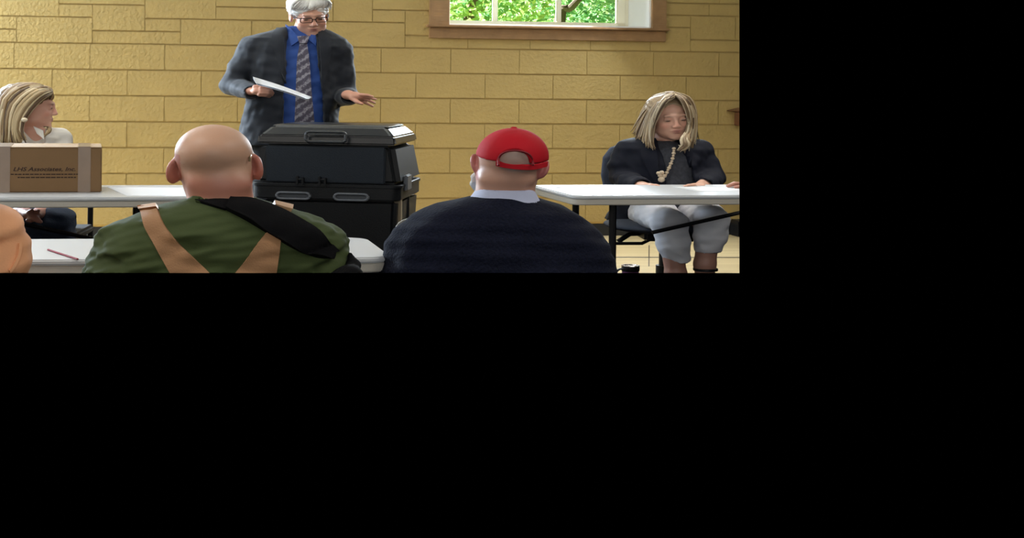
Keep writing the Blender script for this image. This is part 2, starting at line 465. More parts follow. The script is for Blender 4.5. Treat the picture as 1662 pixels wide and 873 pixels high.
# ------------------------------------------------------------------ the setting
WT = 0.173; PSI = math.atan(WT); WY0 = 8.4; CP, SP = math.cos(PSI), math.sin(PSI)
def wallpt(u, v):
    x, z = ray(u, v); Y = WY0/(1-WT*x)
    return x*Y/CP, HC + z*K*Y            # distance along the wall, height
def W(t, d, z): return np.array((t*CP - d*SP, WY0 + t*SP + d*CP, z))
def struct(o): 
    if o is not None: o['kind'] = 'structure'
    return o
M_paint = mat('yellow_block_paint', (180,153,93), .62, bump=.5, bscale=38, var=.05, vscale=3, bdist=.012)
M_joint = mat('yellow_painted_joint', (176,149,90), .7, bump=.3, bscale=50)
M_white = mat('white_paint', (236,236,230), .5)
M_oak = mat('oak_trim', (152,116,76), .5, bump=.25, bscale=14, var=.16, vscale=9, aniso=(1,1,14))
M_oak2 = mat('oak_trim_level', (152,116,76), .5, bump=.25, bscale=14, var=.16, vscale=9, aniso=(1,8,14))

ZL = [wallpt(300, v)[1] for v in (282, 240, 198, 155.7, 114, 73.5)]
ZB = float(np.mean([z - .2032*i for i, z in enumerate(ZL)]))            # top of the course at 282
course = lambda n: ZB + .2032*n
L0 = course(5); L1 = L0+.1016; L2 = L0+.2032; L3 = L0+.3048; L4 = L0+.4064
tu = lambda u, v: wallpt(u, v)[0]
# the wall: a mortar backing around the window opening, with every block a piece of its own
wt0, wt1 = tu(-420, 200), tu(1330, 200)
wo0, wo1 = tu(727, 20), tu(1057, 20); wz0 = wallpt(890, 43)[1]; wz1 = wz0+1.15
mb = MB()
def wbox(b, t0, t1, d0, d1, z0, z1, bev=0, flat=False):
    bm = bmesh.new(); bmesh.ops.create_cube(bm, size=1)
    for v in bm.verts: v.co = Vector((t0+(v.co.x+.5)*(t1-t0), d0+(v.co.y+.5)*(d1-d0), z0+(v.co.z+.5)*(z1-z0)))
    if bev: bmesh.ops.bevel(bm, geom=[q for q in bm.edges if not flat or abs(q.verts[0].co.x-q.verts[1].co.x) > 1e-6], offset=bev, segments=2, affect='EDGES', clamp_overlap=True)
    bm.verts.index_update(); n = len(b.V)
    b.V += [W(*v.co) for v in bm.verts]; b.Fc += [[v.index+n for v in f.verts] for f in bm.faces]; bm.free()
TH = .42
wbox(mb, wt0, wo0, 0, TH, 0, 3.3); wbox(mb, wo1, wt1, 0, TH, 0, 3.3)
wbox(mb, wo0, wo1, 0, TH, 0, wz0); wbox(mb, wo0, wo1, 0, TH, wz1, 3.3)
wall = struct(mb.build('wall_back', M_joint, smooth=False))
wl = rloc(wall)
BLK = {}
def block(t0, t1, z0, z1):
    gt, gz, pr = .0017, .0040, .006
    key = (round(t1-t0, 3), round(z1-z0, 3))
    c = W((t0+t1)/2, 0, (z0+z1)/2)
    cs = [W(t, 0, z)*SV for t in (t0, t1) for z in (z0, z1)]
    cut = any((Vector(p)-CO).dot(PL_R) > 0 for p in cs)
    if all((Vector(p)-CO).dot(PL_R) > 0 for p in cs): return
    if cut or key not in BLK:
        b = MB(); wbox(b, t0+gt, t1-gt, -pr, .004, z0+gz, z1-gz, bev=.0035, flat=True)
        if cut:
            b.build('concrete_block', M_paint, wall, smooth=False); return
        o = b.build('concrete_block', M_paint, wall, smooth=False)
        me = o.data; cc = Vector(c*SV) - wl
        for v in me.vertices: v.co -= cc
        BLK[key] = me; o.location = cc + Vector((0, random.uniform(-.0015, .0015), 0)); return
    o = bpy.data.objects.new('concrete_block', BLK[key]); COL.objects.link(o); o.parent = wall
    o.location = Vector(c*SV) - wl + Vector((0, random.uniform(-.0015, .0015), 0))
tA = tu(267, 94); 
for n in range(-1, 5):
    z0, z1 = course(n), course(n+1)
    off = 0 if (n % 2 == 0) else .2032
    j = -3
    # joints of the course with its top at 73.5 run through u=267
    t = tA + off - .4064*8
    while t < wt1:
        if t+.4064 > wt0: block(max(t, wt0), min(t+.4064, wt1), z0, z1)
        t += .4064
z0 = course(-2); zc = course(-1); t = tA - .4064*8
while t < wt1:
    if t+.4064 > wt0: block(max(t, wt0), min(t+.4064, wt1), .105, zc)
    t += .4064
# the irregular courses above
T = lambda u: tu(u, 40)
w0, w1 = T(699), T(1079)
for (a, b, z0, z1) in ((-58,27,L0,L1), (-58,27,L1,L2), (27,150,L0,L2), (-58,95,L2,L4), (95,150,L2,L3), (95,235,L3,L4), (150,235,L1,L3), (150,293,L0,L1), (235,293,L1,L2),
        (235,350,L2,L4), (293,408,L0,L2), (350,470,L2,L3), (350,470,L3,L4), (408,523,L0,L2), (470,540,L2,L4), (523,657,L0,L2), (540,604,L2,L4), (604,657,L2,L3), (657,700,L1,L3),
        (604,700,L3,L4), (657,759,L0,L1), (759,860,L0,L1), (860,958,L0,L1), (958,1055,L0,L1), (1055,1120,L0,L2), (1120,1225,L0,L1), (1120,1193,L1,L3), (1193,1290,L1,L3), (1080,1120,L2,L3),
        (1080,1150,L3,L4), (1150,1260,L3,L4), (1225,1300,L0,L1)):
    ta, tb = T(a), T(b)
    block(ta, tb, z0, z1)
t = T(-58)
while t > wt0:
    a_ = max(t-.4064, wt0)
    for k_ in (0, 1): block(a_, t, L0+.2032*k_, L0+.2032*(k_+1))
    t -= .4064
zz = L4; k_ = 0
while zz < 3.2:
    t = tA - .4064*8 + (.2032 if k_ % 2 else 0)
    while t < wt1:
        a, b = max(t, wt0), min(t+.4064, wt1)
        if b > wt0 and not (b > w0 and a < w1 and zz < wz1+.12): block(a, b, zz, zz+.2032)
        elif b > wt0 and a < w0-.03 < b: block(a, w0, zz, zz+.2032)
        elif b > wt0 and a < w1+.03 < b: block(w1, b, zz, zz+.2032)
        t += .4064
    zz += .2032; k_ += 1
b = MB(); wbox(b, wt0, wt1, -.012, 0, 0, .098, bev=.003)
struct(b.build('baseboard_back', mat('black_vinyl_base', (26,27,30), .5)))
b = MB(); wbox(b, wt0, wt1, -.011, 0, .099, .118, bev=.004)
struct(b.build('trim_1', mat('yellow_base_cap', (176,142,70), .6)))

# window
win = bpy.data.objects.new('window_1', None); COL.objects.link(win); win['kind'] = 'structure'
win.location = Vector(W((wo0+wo1)/2, 0, wz0)*SV)
def wpart(name, m, *boxes, bev=.003, parent=None):
    b = MB()
    for q in boxes: wbox(b, *q, bev=bev)
    return b.build(name, m, parent or win, smooth=False)
cw = tu(727, 20) - tu(696, 20)
wpart('casing', M_oak, (wo0-cw, wo0+.003, -.028, 0, wz0-.005, wz1+.1))
wpart('casing', M_oak, (wo1-.003, wo1+.085, -.028, 0, wz0-.005, wz1+.1))
wpart('casing', M_oak2, (wo0-cw, wo1+.085, -.028, 0, wz1+.1, wz1+.2))
wpart('window_stool', M_oak2, (wo0-cw-.018, wo1+.098, -.05, .0, wz0-.022, wz0-.002), bev=.005)
wpart('apron', M_oak2, (wo0-cw, wo1+.085, -.022, 0, wz0-.112, wz0-.022))
M_rev = mat('white_reveal', (244,244,240), .45)
wpart('reveal', M_rev, (wo0-.001, wo0+.012, .0, TH, wz0, wz1), bev=0)
wpart('reveal', M_rev, (wo1-.012, wo1+.001, .0, TH, wz0, wz1), bev=0)
wpart('inner_sill', M_rev, (wo0, wo1, .0, TH, wz0-.002, wz0+.012), bev=.002)
wpart('reveal', M_rev, (wo0, wo1, 0, TH, wz1-.012, wz1), bev=0)
M_sash = mat('cream_sash', (238,230,204), .5)
d0, d1 = TH-.075, TH-.035
def wdep(u, v, d):                       # along-wall position of a picture column at depth d behind the wall face
    x, z = ray(u, v); YY = (WY0 + d/CP)/(1-WT*x); X = x*YY
    return X*CP + (YY-WY0)*SP, HC + z*K*YY
s0 = wo0+.012; s1 = wdep(1015, 20, d0)[0]; sb = wz0+.012; stile = .038
zt = wdep(890, 35.5, d0)[1]
pan = [s0+.012, ] 
m1, m2 = wdep(804.5, 20, d0)[0], wdep(908, 20, d0)[0]; pr = wdep(1002, 20, d0)[0]
sash = wpart('sash', M_sash, (s0, s0+.018, d0, d1, sb, wz1-.012), (pr, s1, d0, d1, sb, wz1-.012), (s0, s1, d0, d1, sb, zt), (s0, s1, d0, d1, wz1-.06, wz1-.012))
wpart('jamb_filler', M_sash, (s1, wo1-.012, d0+.01, d1, sb, wz1-.012))
for mm in (m1, m2): wpart('muntin', M_sash, (mm-.014, mm+.014, d0+.004, d1-.004, zt, wz1-.06), parent=sash)
zmid = (zt+wz1)/2
wpart('muntin', M_sash, (s0, s1, d0+.006, d1-.006, zmid-.014, zmid+.014), parent=sash)
gm = bpy.data.materials.new('window_glass'); gm.use_nodes = True; nt = gm.node_tree; nt.nodes.clear()
oo = nt.nodes.new('ShaderNodeOutputMaterial'); mxs = nt.nodes.new('ShaderNodeMixShader'); tr = nt.nodes.new('ShaderNodeBsdfTransparent'); gl = nt.nodes.new('ShaderNodeBsdfGlossy'); fr = nt.nodes.new('ShaderNodeFresnel')
gl.inputs['Roughness'].default_value = .02; fr.inputs[0].default_value = 1.35; tr.inputs[0].default_value = (.95,.97,.96,1)
nt.links.new(fr.outputs[0], mxs.inputs[0]); nt.links.new(tr.outputs[0], mxs.inputs[1]); nt.links.new(gl.outputs[0], mxs.inputs[2]); nt.links.new(mxs.outputs[0], oo.inputs[0])
ed = [s0+.018, m1-.014, m1+.014, m2-.014, m2+.014, pr]
for i in range(3):
    for (za, zb) in ((zt, zmid-.014), (zmid+.014, wz1-.06)):
        wpart('pane', gm, (ed[2*i], ed[2*i+1], d0+.018, d0+.022, za, zb), bev=0, parent=sash)

# floor, ceiling, left wall
fm = bpy.data.materials.new('maple_strip_floor'); fm.use_nodes = True; nt = fm.node_tree; N = nt.nodes; L = nt.links
bs = N['Principled BSDF']; bs.inputs['Roughness'].default_value = .32
tc = N.new('ShaderNodeTexCoord'); mp = N.new('ShaderNodeMapping'); mp.inputs['Rotation'].default_value = (0,0,-PSI)
br = N.new('ShaderNodeTexBrick'); br.inputs['Scale'].default_value = 1; br.inputs['Brick Width'].default_value = 1.3; br.inputs['Row Height'].default_value = .085
br.inputs['Mortar Size'].default_value = .0012; br.inputs['Color1'].default_value = (*srgb(206,184,140),1); br.inputs['Color2'].default_value = (*srgb(188,164,120),1); br.inputs['Mortar'].default_value = (*srgb(150,124,84),1)
L.new(tc.outputs['Object'], mp.inputs[0]); L.new(mp.outputs[0], br.inputs['Vector']); L.new(br.outputs[0], bs.inputs['Base Color'])
mb = MB(); mb.add([W(wt0-2, 0, 0), W(wt1, 0, 0), W(wt1, -7.4, 0), W(wt0-2, -7.4, 0), W(wt0-2, 0, -.05), W(wt1, 0, -.05), W(wt1, -7.4, -.05), W(wt0-2, -7.4, -.05)],
   [[0,3,2,1],[4,5,6,7],[0,1,5,4],[1,2,6,5],[2,3,7,6],[3,0,4,7]])
floor = struct(mb.build('floor', fm, smooth=False))
M_line = mat('dark_court_line', (74,62,48), .4)
a = onz(1000, 417.5, 0); b_ = onz(1200, 417.5, 0)
def strip(p, q, wd, name='court_line'):
    d = (q-p)/np.linalg.norm(q-p); n = np.array((-d[1], d[0], 0))*wd/2
    mk(name, [p-n+(0,0,.001), q-n+(0,0,.001), q+n+(0,0,.001), p+n+(0,0,.001), p-n-(0,0,.004), q-n-(0,0,.004), q+n-(0,0,.004), p+n-(0,0,.004)],
       [[0,1,2,3],[7,6,5,4],[0,4,5,1],[1,5,6,2],[2,6,7,3],[3,7,4,0]], M_line, floor, smooth=False)
strip(onz(900, 417.2, 0), onz(1230, 418.0, 0), .035)
strip(onz(1053.5, 398, 0), onz(1053.2, 432, 0), .006)
mb = MB(); mb.prism([(-4.6,-4.2),(5.0,-4.2),(5.0,8.35+WT*5.0),(-4.6,8.35-WT*4.6)], 3.3, 3.4); struct(mb.build('ceiling', mat('ceiling_white', (225,222,214), .8), smooth=False, clip=False))
mb = MB(); mb.box((-4.7, -4.2, 0), (-4.55, 9.0, 3.3)); struct(mb.build('wall_left', M_paint, smooth=False, clip=False))

mb = MB(); mb.box((-4.7, -4.3, 0), (5.0, -4.2, 3.3)); struct(mb.build('wall_front', M_paint, smooth=False, clip=False))

# trees seen through the window: trunk and leaves
def leafmat(n, c):
    m = bpy.data.materials.new(n); m.use_nodes = True; nt = m.node_tree; N = nt.nodes; L = nt.links
    b = N['Principled BSDF']; b.inputs['Roughness'].default_value = .55
    at_ = N.new('ShaderNodeAttribute'); at_.attribute_name = 'Col'; tl = N.new('ShaderNodeBsdfTranslucent'); mx = N.new('ShaderNodeMixShader'); mx.inputs[0].default_value = .5
    L.new(at_.outputs[0], b.inputs['Base Color']); L.new(at_.outputs[0], tl.inputs[0]); L.new(b.outputs[0], mx.inputs[1]); L.new(tl.outputs[0], mx.inputs[2]); L.new(mx.outputs[0], N['Material Output'].inputs[0])
    return m
M_leaf = leafmat('leaf_green', None); M_bark = mat('bark', (92,80,70), .9, bump=.6, bscale=12)
def tree(px, Y, zc, rx, ry, rz, n, size, hues, label, name, trunk):
    x = ray(px, 20)[0]*Y; base = np.array((x, Y, -.3)); rt = root(name, base, label, 'tree', 'trees outside the window')
    g = RNG; P = g.normal(size=(n,3)); P /= np.linalg.norm(P, axis=1, keepdims=True); P *= g.uniform(.35, 1, (n,1))**.5
    P = P*np.array((rx, ry, rz)) + np.array((x, Y, zc))
    a = g.normal(size=(n,3)); a /= np.linalg.norm(a, axis=1, keepdims=True); b = np.cross(a, g.normal(size=(n,3))); b /= np.linalg.norm(b, axis=1, keepdims=True)
    s = g.uniform(.6, 1.3, (n,1))*size
    V = np.stack([P-a*s, P+b*s*.45, P+a*s, P-b*s*.45], 1).reshape(-1,3); Fc = np.arange(4*n).reshape(-1,4)
    hs = np.array([srgb(*h) for h in hues]); C = hs[g.integers(len(hues), size=n)]*g.uniform(.75, 1.2, (n,1)); C = np.repeat(C, 4, 0)
    lo = mk('leaves', V, Fc, M_leaf, rt, smooth=False, cols=C); 
    if lo: lo['kind'] = 'stuff'
    mb = MB(); mb.tube(catmull(trunk, 14), .07, 10, r1=.03); mb.build('trunk', M_bark, rt)
G1 = ((150,190,110), (176,205,120), (120,170,105), (190,214,140)); G2 = ((120,172,120), (104,156,108), (150,192,130), (170,206,150))
def tk(u0, v0, u1, v1, Y): return [np.array((at(u0, v0, Y)[0], Y, -.3)), at(u0, v0, Y), at(u0+(u1-u0)*.42, v0+(v1-v0)*.5, Y-.05), at(u1, v1, Y-.1)]
tree(770, 13.2, 2.6, .75, .7, 1.4, 4600, .05, G1, 'bright yellow-green tree behind the left window panes', 'leafy_tree', tk(760, 60, 775, -30, 13.2))
tree(872, 17.2, 2.7, 1.1, .8, 1.6, 6000, .05, G2, 'mid green tree behind the middle window pane', 'leafy_tree', tk(860, 60, 870, -30, 17.2))
tree(965, 15.2, 2.7, .75, .7, 1.6, 4600, .05, G2, 'darker green tree with a grey branch behind the right window pane', 'leafy_tree', tk(908, 40, 950, -12, 14.3))
mb = MB(); A0, A1 = at(640, 20, 20), at(1050, 20, 20)
mb.add([(A0[0]-1, 9.6, -.3), (A1[0]+.2, 9.6, -.3), (A1[0]+.2, 17.5, 1.2), (A0[0]-1, 17.5, 1.2), (A1[0]+.2, 24, 7.5), (A0[0]-1, 24, 7.5)], [[0,1,2,3],[3,2,4,5]])
struct(mb.build('grass_bank', mat('grass_bank_green', (150,182,110), .9, bump=.8, bscale=30, var=.25, vscale=4), smooth=False))

# ------------------------------------------------------------------ tables
M_top = mat('white_table_plastic', (206,208,210), .36, bump=.08, bscale=220)
M_edge = mat('white_table_rim', (196,190,178), .45, bump=.06, bscale=150)
M_blackmetal = mat('black_metal', (12,12,14), .45, spec=.3)
TZ = .74
def table(near, ang, x0, x1, depth, label, legs, brace, crad=.06):
    o = np.array((near[0], near[1], 0)); rt = root('folding_table', o + np.array((math.cos(ang)*(x0+x1)/2, math.sin(ang)*(x0+x1)/2, 0)), label, 'table', 'white folding tables')
    mb = MB(o, ang); mb.prism(rrect(x0, x1, 0, depth, crad), TZ-.018, TZ, bev=.005); mb.build('table_top', M_top, rt)
    mb = MB(o, ang); mb.prism(rrect(x0+.003, x1-.003, .003, depth-.003, crad), TZ-.046, TZ-.016, bev=.004); mb.build('rim', M_edge, rt)
    for lx, ys in legs:
        for y in ys:
            mb = MB(o, ang); mb.tube([(lx, y, TZ-.045), (lx, y, .02)], .013, 10); mb.build('leg', M_blackmetal, rt)
        if len(ys) == 2:
            mb = MB(o, ang); mb.tube([(lx, ys[0], .12), (lx, ys[1], .12)], .010, 8); mb.build('stretcher', M_blackmetal, rt)
    for p, q in brace:
        mb = MB(); mb.tube([p, q], .0095, 8); mb.build('brace', M_blackmetal, rt)
    return rt
nr = onz(930, 317.6, TZ)
def tl(near, ang, u, v, Y):       # x of a picture column in table coordinates
    p = at(u, v, Y) - near; return p[0]*math.cos(ang)+p[1]*math.sin(ang)
AR = math.radians(9.8)
lx = tl(nr, AR, 995, 380, nr[1]+.06)
table(nr, AR, 0, 1.83, .50, 'white folding table in front of the seated woman in the dark jacket', [(lx, (.04, .44))],
      [(at(1058, 377.5, nr[1]+.22), at(1230, 338.5, nr[1]+.25))], crad=.05)
mbx = MB(np.array((nr[0], nr[1], 0)), AR)
nl = onz(150, 320.3, TZ); AL = math.radians(9.8)
lxl = tl(nl, AL, 222, 342, nl[1]+.42)
table(nl, AL, -1.35, tl(nl, AL, 335, 320, nl[1]+.05), .53, 'white folding table holding the cardboard box', [(lxl, (.44,))],
      [(at(25, 361, nl[1]+.2), at(190, 396, nl[1]+.24))])
na = onz(100, 421.5, TZ); nb = onz(600, 417.8, TZ); AN = math.atan2(nb[1]-na[1], nb[0]-na[0])
e = onz(634, 413.5, TZ)-na; xe = e[0]*math.cos(AN)+e[1]*math.sin(AN)
table(na, AN, -1.1, xe, .40, 'white folding table in the foreground behind the bald man', [(xe-.12, (.1, .3))], [])

# papers
M_paper = mat('white_paper', (244,246,250), .7)
def sheet(name, quad, label, z=TZ, n=1, curl=0.0, group=None):
    P = [np.array(q, float) for q in quad]; V = []; m = 7
    for i in range(m):
        for j in range(m):
            a, b = i/(m-1), j/(m-1); p = P[0]*(1-a)*(1-b)+P[1]*a*(1-b)+P[2]*a*b+P[3]*(1-a)*b
            p = p + np.array((0,0,curl*math.sin(a*3.14)*.5+curl*b*b)); V.append(p)
    k = len(V); V += [v-np.array((0,0,.0012)) for v in V]; Fc = []
    for i in range(m-1):
        for j in range(m-1):
            q = [i*m+j, (i+1)*m+j, (i+1)*m+j+1, i*m+j+1]; Fc += [q, [x+k for x in q[::-1]]]
    rim = [i*m for i in range(m)]+[(m-1)*m+j for j in range(1,m)]+[i*m+m-1 for i in range(m-2,-1,-1)]+[j for j in range(m-2,0,-1)]
    for a, b in zip(rim, rim[1:]+rim[:1]): Fc.append([b, b+k, a+k, a])
    return mk(name, V, Fc, M_paper, label=label, cat='paper', group=group)
zt_ = TZ+.0015
sheet('paper_sheet', [onz(1092, 302.8, zt_), onz(1196, 303.2, zt_), onz(1225, 309.0, zt_), onz(1135, 310.2, zt_)], 'white paper sheet on the right table beneath the resting arm')
sheet('paper_sheet', [onz(898, 303.4, zt_), onz(1000, 303.6, zt_), onz(1060, 314.6, zt_), onz(960, 314.2, zt_)], 'white paper sheet at the left end of the right table')
sheet('paper_sheet', [onz(172, 302.6, zt_), onz(320, 303.0, zt_), onz(330, 318.2, zt_), onz(206, 317.6, zt_)], 'white paper sheet beside the cardboard box on the table')
# red pencil on the near table
p, q = onz(78, 405, TZ+.003), onz(126, 420.5, TZ+.003)
mb = MB(); d = (q-p); mb.tube([p, p+d*.92, q], .0026, 6)
mb.build('pencil', mat('red_pencil', (150,52,62), .7, spec=.2), label='thin red pencil lying on the foreground table', cat='pencil')

# ------------------------------------------------------------------ cardboard box
M_card = mat('cardboard', (128,98,64), .8, var=.05, vscale=5, bump=.06, bscale=90)
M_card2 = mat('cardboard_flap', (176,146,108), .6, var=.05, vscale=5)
BXZ = TZ+.0005
c0 = onz(165, 311.8, BXZ); AB = math.radians(11)
cbw = (165+20)/F*c0[1]/math.cos(AB); cbh = at(165, 240, c0[1])[2]-BXZ; cbd = .27
box = root('cardboard_box', c0, 'taped brown cardboard box with printed lettering on the left table', 'box')
o_ = c0.copy()
mb = MB(o_, AB); mb.box((-cbw, 0, 0), (0, cbd, cbh), bev=.004); mb.build('box_body', M_card, box)
for (y0, y1) in ((.002, cbd/2-.002), (cbd/2+.002, cbd-.002)):
    mb = MB(o_, AB); mb.box((-cbw+.001, y0, cbh), (-.001, y1, cbh+.004), bev=.001); mb.build('flap', M_card2, box)
M_tape = mat('packing_tape', (140,118,98), .28, spec=.6, var=.08, vscale=14)
for (ua, ub) in ((-2, 20), (127, 147)):
    xa, xb = (ua-165)/F*c0[1], (ub-165)/F*c0[1]
    mb = MB(o_, AB); mb.box((xa, -.0016, .0), (xb, 0, cbh+.0055)); mb.box((xa, -.0016, cbh+.0042), (xb, cbd, cbh+.0056)); mb.build('tape_strip', M_tape, box)
for (ua, ub, va, vb) in ((-2, 20, 276, 279), (20, 127, 310, 311.6)):
    pass
M_ink = mat('box_print_ink', (50,32,22), .8)
def text(body, width, height, x, z, shear, bold):
    cu = bpy.data.curves.new('t', 'FONT'); cu.body = body; cu.size = 1; cu.shear = shear; cu.offset = bold; cu.resolution_u = 3; cu.align_x = 'LEFT'
    to = bpy.data.objects.new('t', cu); COL.objects.link(to); dg = bpy.context.evaluated_depsgraph_get(); me = bpy.data.meshes.new_from_object(to.evaluated_get(dg))
    P = np.array([v.co[:] for v in me.vertices]); fs = [list(p.vertices) for p in me.polygons]
    bpy.data.objects.remove(to); bpy.data.curves.remove(cu); bpy.data.meshes.remove(me)
    mn, mx = P.min(0), P.max(0); P = (P-mn)/(mx-mn+1e-9)
    mb = MB(o_, AB); mb.add([(x+p[0]*width, -.0009, z+p[1]*height) for p in P], fs)
    ob = mb.build('printed_lettering', M_ink, box, smooth=False)
px = lambda u: (u-165)/F*c0[1]; pz = lambda v: at(165, v, c0[1])[2]-BXZ-.0045
text('LHS Associates, Inc.', px(123)-px(25), .0215, px(25), pz(277), .28, .018)
for (ua, ub, v_) in ((21, 134, 281.0), (32, 124, 286.0)):          # two lines of print too small to read
    mb = MB(o_, AB); u_ = ua
    while u_ < ub:
        e_ = min(ub, u_+random.uniform(3, 8)); mb.box((px(u_), -.0009, pz(v_+.9)), (px(e_), .0004, pz(v_-.7))); u_ = e_+random.uniform(.7, 1.5)
    ob = mb.build('fine_print', M_ink, box, smooth=False); ob['kind'] = 'stuff'

# ------------------------------------------------------------------ ballot box
M_blk = mat('black_bin_plastic', (17,19,22), .45, spec=.3, bump=.35, bscale=300, bdist=.004)
M_blk2 = mat('blue_black_panel', (26,34,43), .5, spec=.3, bump=.5, bscale=260, bdist=.004)
M_lid = mat('black_lid_plastic', (24,25,27), .25, bump=.12, bscale=200, bdist=.003)
M_grey = mat('grey_plastic', (104,108,114), .4)
YB = 5.32; fl_ = at(423, 300, YB+.03); fr_ = at(636, 300, YB-.03)
ABB = math.atan2(fr_[1]-fl_[1], fr_[0]-fl_[0]); wB = math.hypot(fr_[0]-fl_[0], fr_[1]-fl_[1]); DB = .46
oB = np.array(((fl_[0]+fr_[0])/2, (fl_[1]+fr_[1])/2, 0)); ABB -= math.radians(3.5)
bal = root('ballot_box', oB, 'large black plastic ballot box with a sloped lid and two grey grips', 'ballot box')
zv = lambda v: at(530, v, YB)[2]
def frust(b, x0, x1, y0, y1, z0, i, z1, iy=None, bev=.01):
    iy = i if iy is None else iy
    bm = bmesh.new(); v = [bm.verts.new(q) for q in ((x0,y0,z0),(x1,y0,z0),(x1,y1,z0),(x0,y1,z0),(x0+i,y0+iy,z1),(x1-i,y0+iy,z1),(x1-i,y1-iy,z1),(x0+i,y1-iy,z1))]
    for f in ((3,2,1,0),(4,5,6,7),(0,1,5,4),(1,2,6,5),(2,3,7,6),(3,0,4,7)): bm.faces.new([v[q] for q in f])
    if bev: bmesh.ops.bevel(bm, geom=bm.edges[:], offset=bev, segments=3, affect='EDGES', clamp_overlap=True)
    b._bm(bm)
hw = wB/2; zl0, zl1, zl2 = zv(234), zv(220), zv(205.5)
# lid: lip, bevelled cap, handle
mb = MB(oB, ABB); frust(mb, -hw-.018, hw+.018, -.014, DB+.014, zl0, .006, zl1, bev=.008); lid = mb.build('lid', M_lid, bal)
mb = MB(oB, ABB); frust(mb, -hw-.012, hw+.012, -.008, DB+.008, zl1-.006, .040, zl2, iy=.05, bev=.012); mb.build('lid_cap', M_lid, lid)
mb = MB(oB, ABB); frust(mb, -hw+.02, hw-.02, .055, DB-.055, zl2-.004, .012, zl2+.006, bev=.004); mb.build('lid_panel', M_lid, lid)
hx0, hx1 = (500-530)/F*YB, (566-530)/F*YB
ring = [(x, -.040, z) for x, z in rrect(hx0, hx1, zv(229.5), zv(213.5), .016, 4)]; ring.append(ring[0])
mb = MB(oB, ABB); mb.tube(ring, .0065, 8, cap=False)
for x in (hx0+.03, hx1-.03):
    mb.tube([(x, -.040, zv(213.5)), (x, .0, zv(213.5)-.006)], .0065, 8)
mb.build('lid_handle', mat('dark_grey_handle', (62,64,66), .3), lid)
# upper body with rounded corners and recessed front panel
zb0 = zv(300); zband = zv(323.5)
mb = MB(oB, ABB); frust(mb, -hw-.036, hw+.036, -.012, DB+.012, zb0, .030, zl0+.004, iy=.012, bev=.026); mb.build('upper_body', M_blk, bal)
mb = MB(oB, ABB); mb.box((-hw+.02, -.018, zb0+.012), (hw-.02, 0.01, zl0-.012), bev=.005); mb.build('front_panel', M_blk2, bal)
mb = MB(oB, ABB); mb.prism(rrect(-hw-.034, hw+.034, -.022, DB+.012, .045, 6), zband, zb0-.006, bev=.006); mb.build('grip_band', M_blk, bal)
mb = MB(oB, ABB); mb.prism(rrect(-hw-.038, hw+.038, -.026, DB+.016, .045, 6), zb0-.012, zb0+.008, bev=.004); mb.build('rim_ledge', M_blk, bal)
for (ua, ub) in ((451, 506), (547, 602)):
    xa, xb = (ua-530)/F*YB, (ub-530)/F*YB; zc0, zc1 = zv(323.0), zv(313.0)
    mb = MB(oB, ABB); P = rrect(xa, xb, zc0, zc1, (zc1-zc0)*.49, 5); R_ = [(x, -.026, z) for x, z in P]; R_.append(R_[0]); mb.tube(R_, .0062, 8, cap=False); g = mb.build('grip', M_grey, bal)
    bm = bmesh.new(); f = bm.faces.new([bm.verts.new((x, -.0235, z)) for x, z in P])
    mb = MB(oB, ABB); mb._bm(bm); mb.build('grip_recess', mat('grip_recess_grey', (66,70,76), .5), g, smooth=False)
for u in (490, 527):
    x = (u-530)/F*YB
    mb = MB(oB, ABB); mb.box((x-.014, -.036, zv(300)), (x-.006, -.01, zv(286)), bev=.002); mb.box((x+.006, -.036, zv(300)), (x+.014, -.01, zv(288)), bev=.002)
    mb.box((x-.02, -.03, zv(303)), (x+.02, -.012, zv(297)), bev=.003); mb.tube([(x-.012,-.032,zv(291)),(x+.012,-.032,zv(291))], .004, 6); mb.build('latch', M_blk, bal)
for y in (.08,):
    mb = MB(oB, ABB); mb.box((hw+.03, y, zb0-.03), (hw+.046, y+.10, zb0+.05), bev=.005); mb.build('side_latch', M_grey, bal)
mb = MB(oB, ABB); frust(mb, -hw+.02, hw+.004, 0, DB-.01, .05, -.018, zband+.004, bev=.018); mb.build('lower_bin', M_blk, bal)
mb = MB(oB, ABB); mb.box((-hw+.07, -.006, .12), (hw-.06, .01, zband-.03), bev=.006); mb.build('bin_panel', M_blk, bal)
mb = MB(oB, ABB); mb.box((hw+.002, .03, .3), (hw+.030, .065, zb0-.03), bev=.004); mb.build('side_strip', mat('tan_strip', (150,134,108), .5), bal)
mb = MB(oB, ABB); mb.box((hw+.004, .24, .2), (hw+.026, .27, zb0-.03), bev=.004); mb.build('side_post', M_blk, bal)

# ------------------------------------------------------------------ small things at the right
c = onz(1023, 462, 0); mug = root('travel_mug', c, 'steel travel mug with purple body standing on the wooden floor', 'mug')
sc = c[1]/F
mb = MB(c); mb.lathe((0,0,0), [(.030,0),(.033,.004),(.038,.085),(.038,.086)], 24); mb.build('mug_body', mat('purple_mug', (70,38,66), .3), mug)
mb = MB(c); mb.lathe((0,0,.086), [(.038,0),(.040,.004),(.041,.034),(.039,.038),(.030,.038),(.028,.032)], 24); mb.build('mug_rim', mat('brushed_steel', (176,170,166), .25, metal=1.0), mug)
mb = MB(c); mb.tube([tuple(np.array((-.036-.03*math.sin(a), 0, .062+.038*math.cos(a)))) for a in np.linspace(0, math.pi, 10)], .006, 8); mb.build('handle', M_blackmetal, mug)

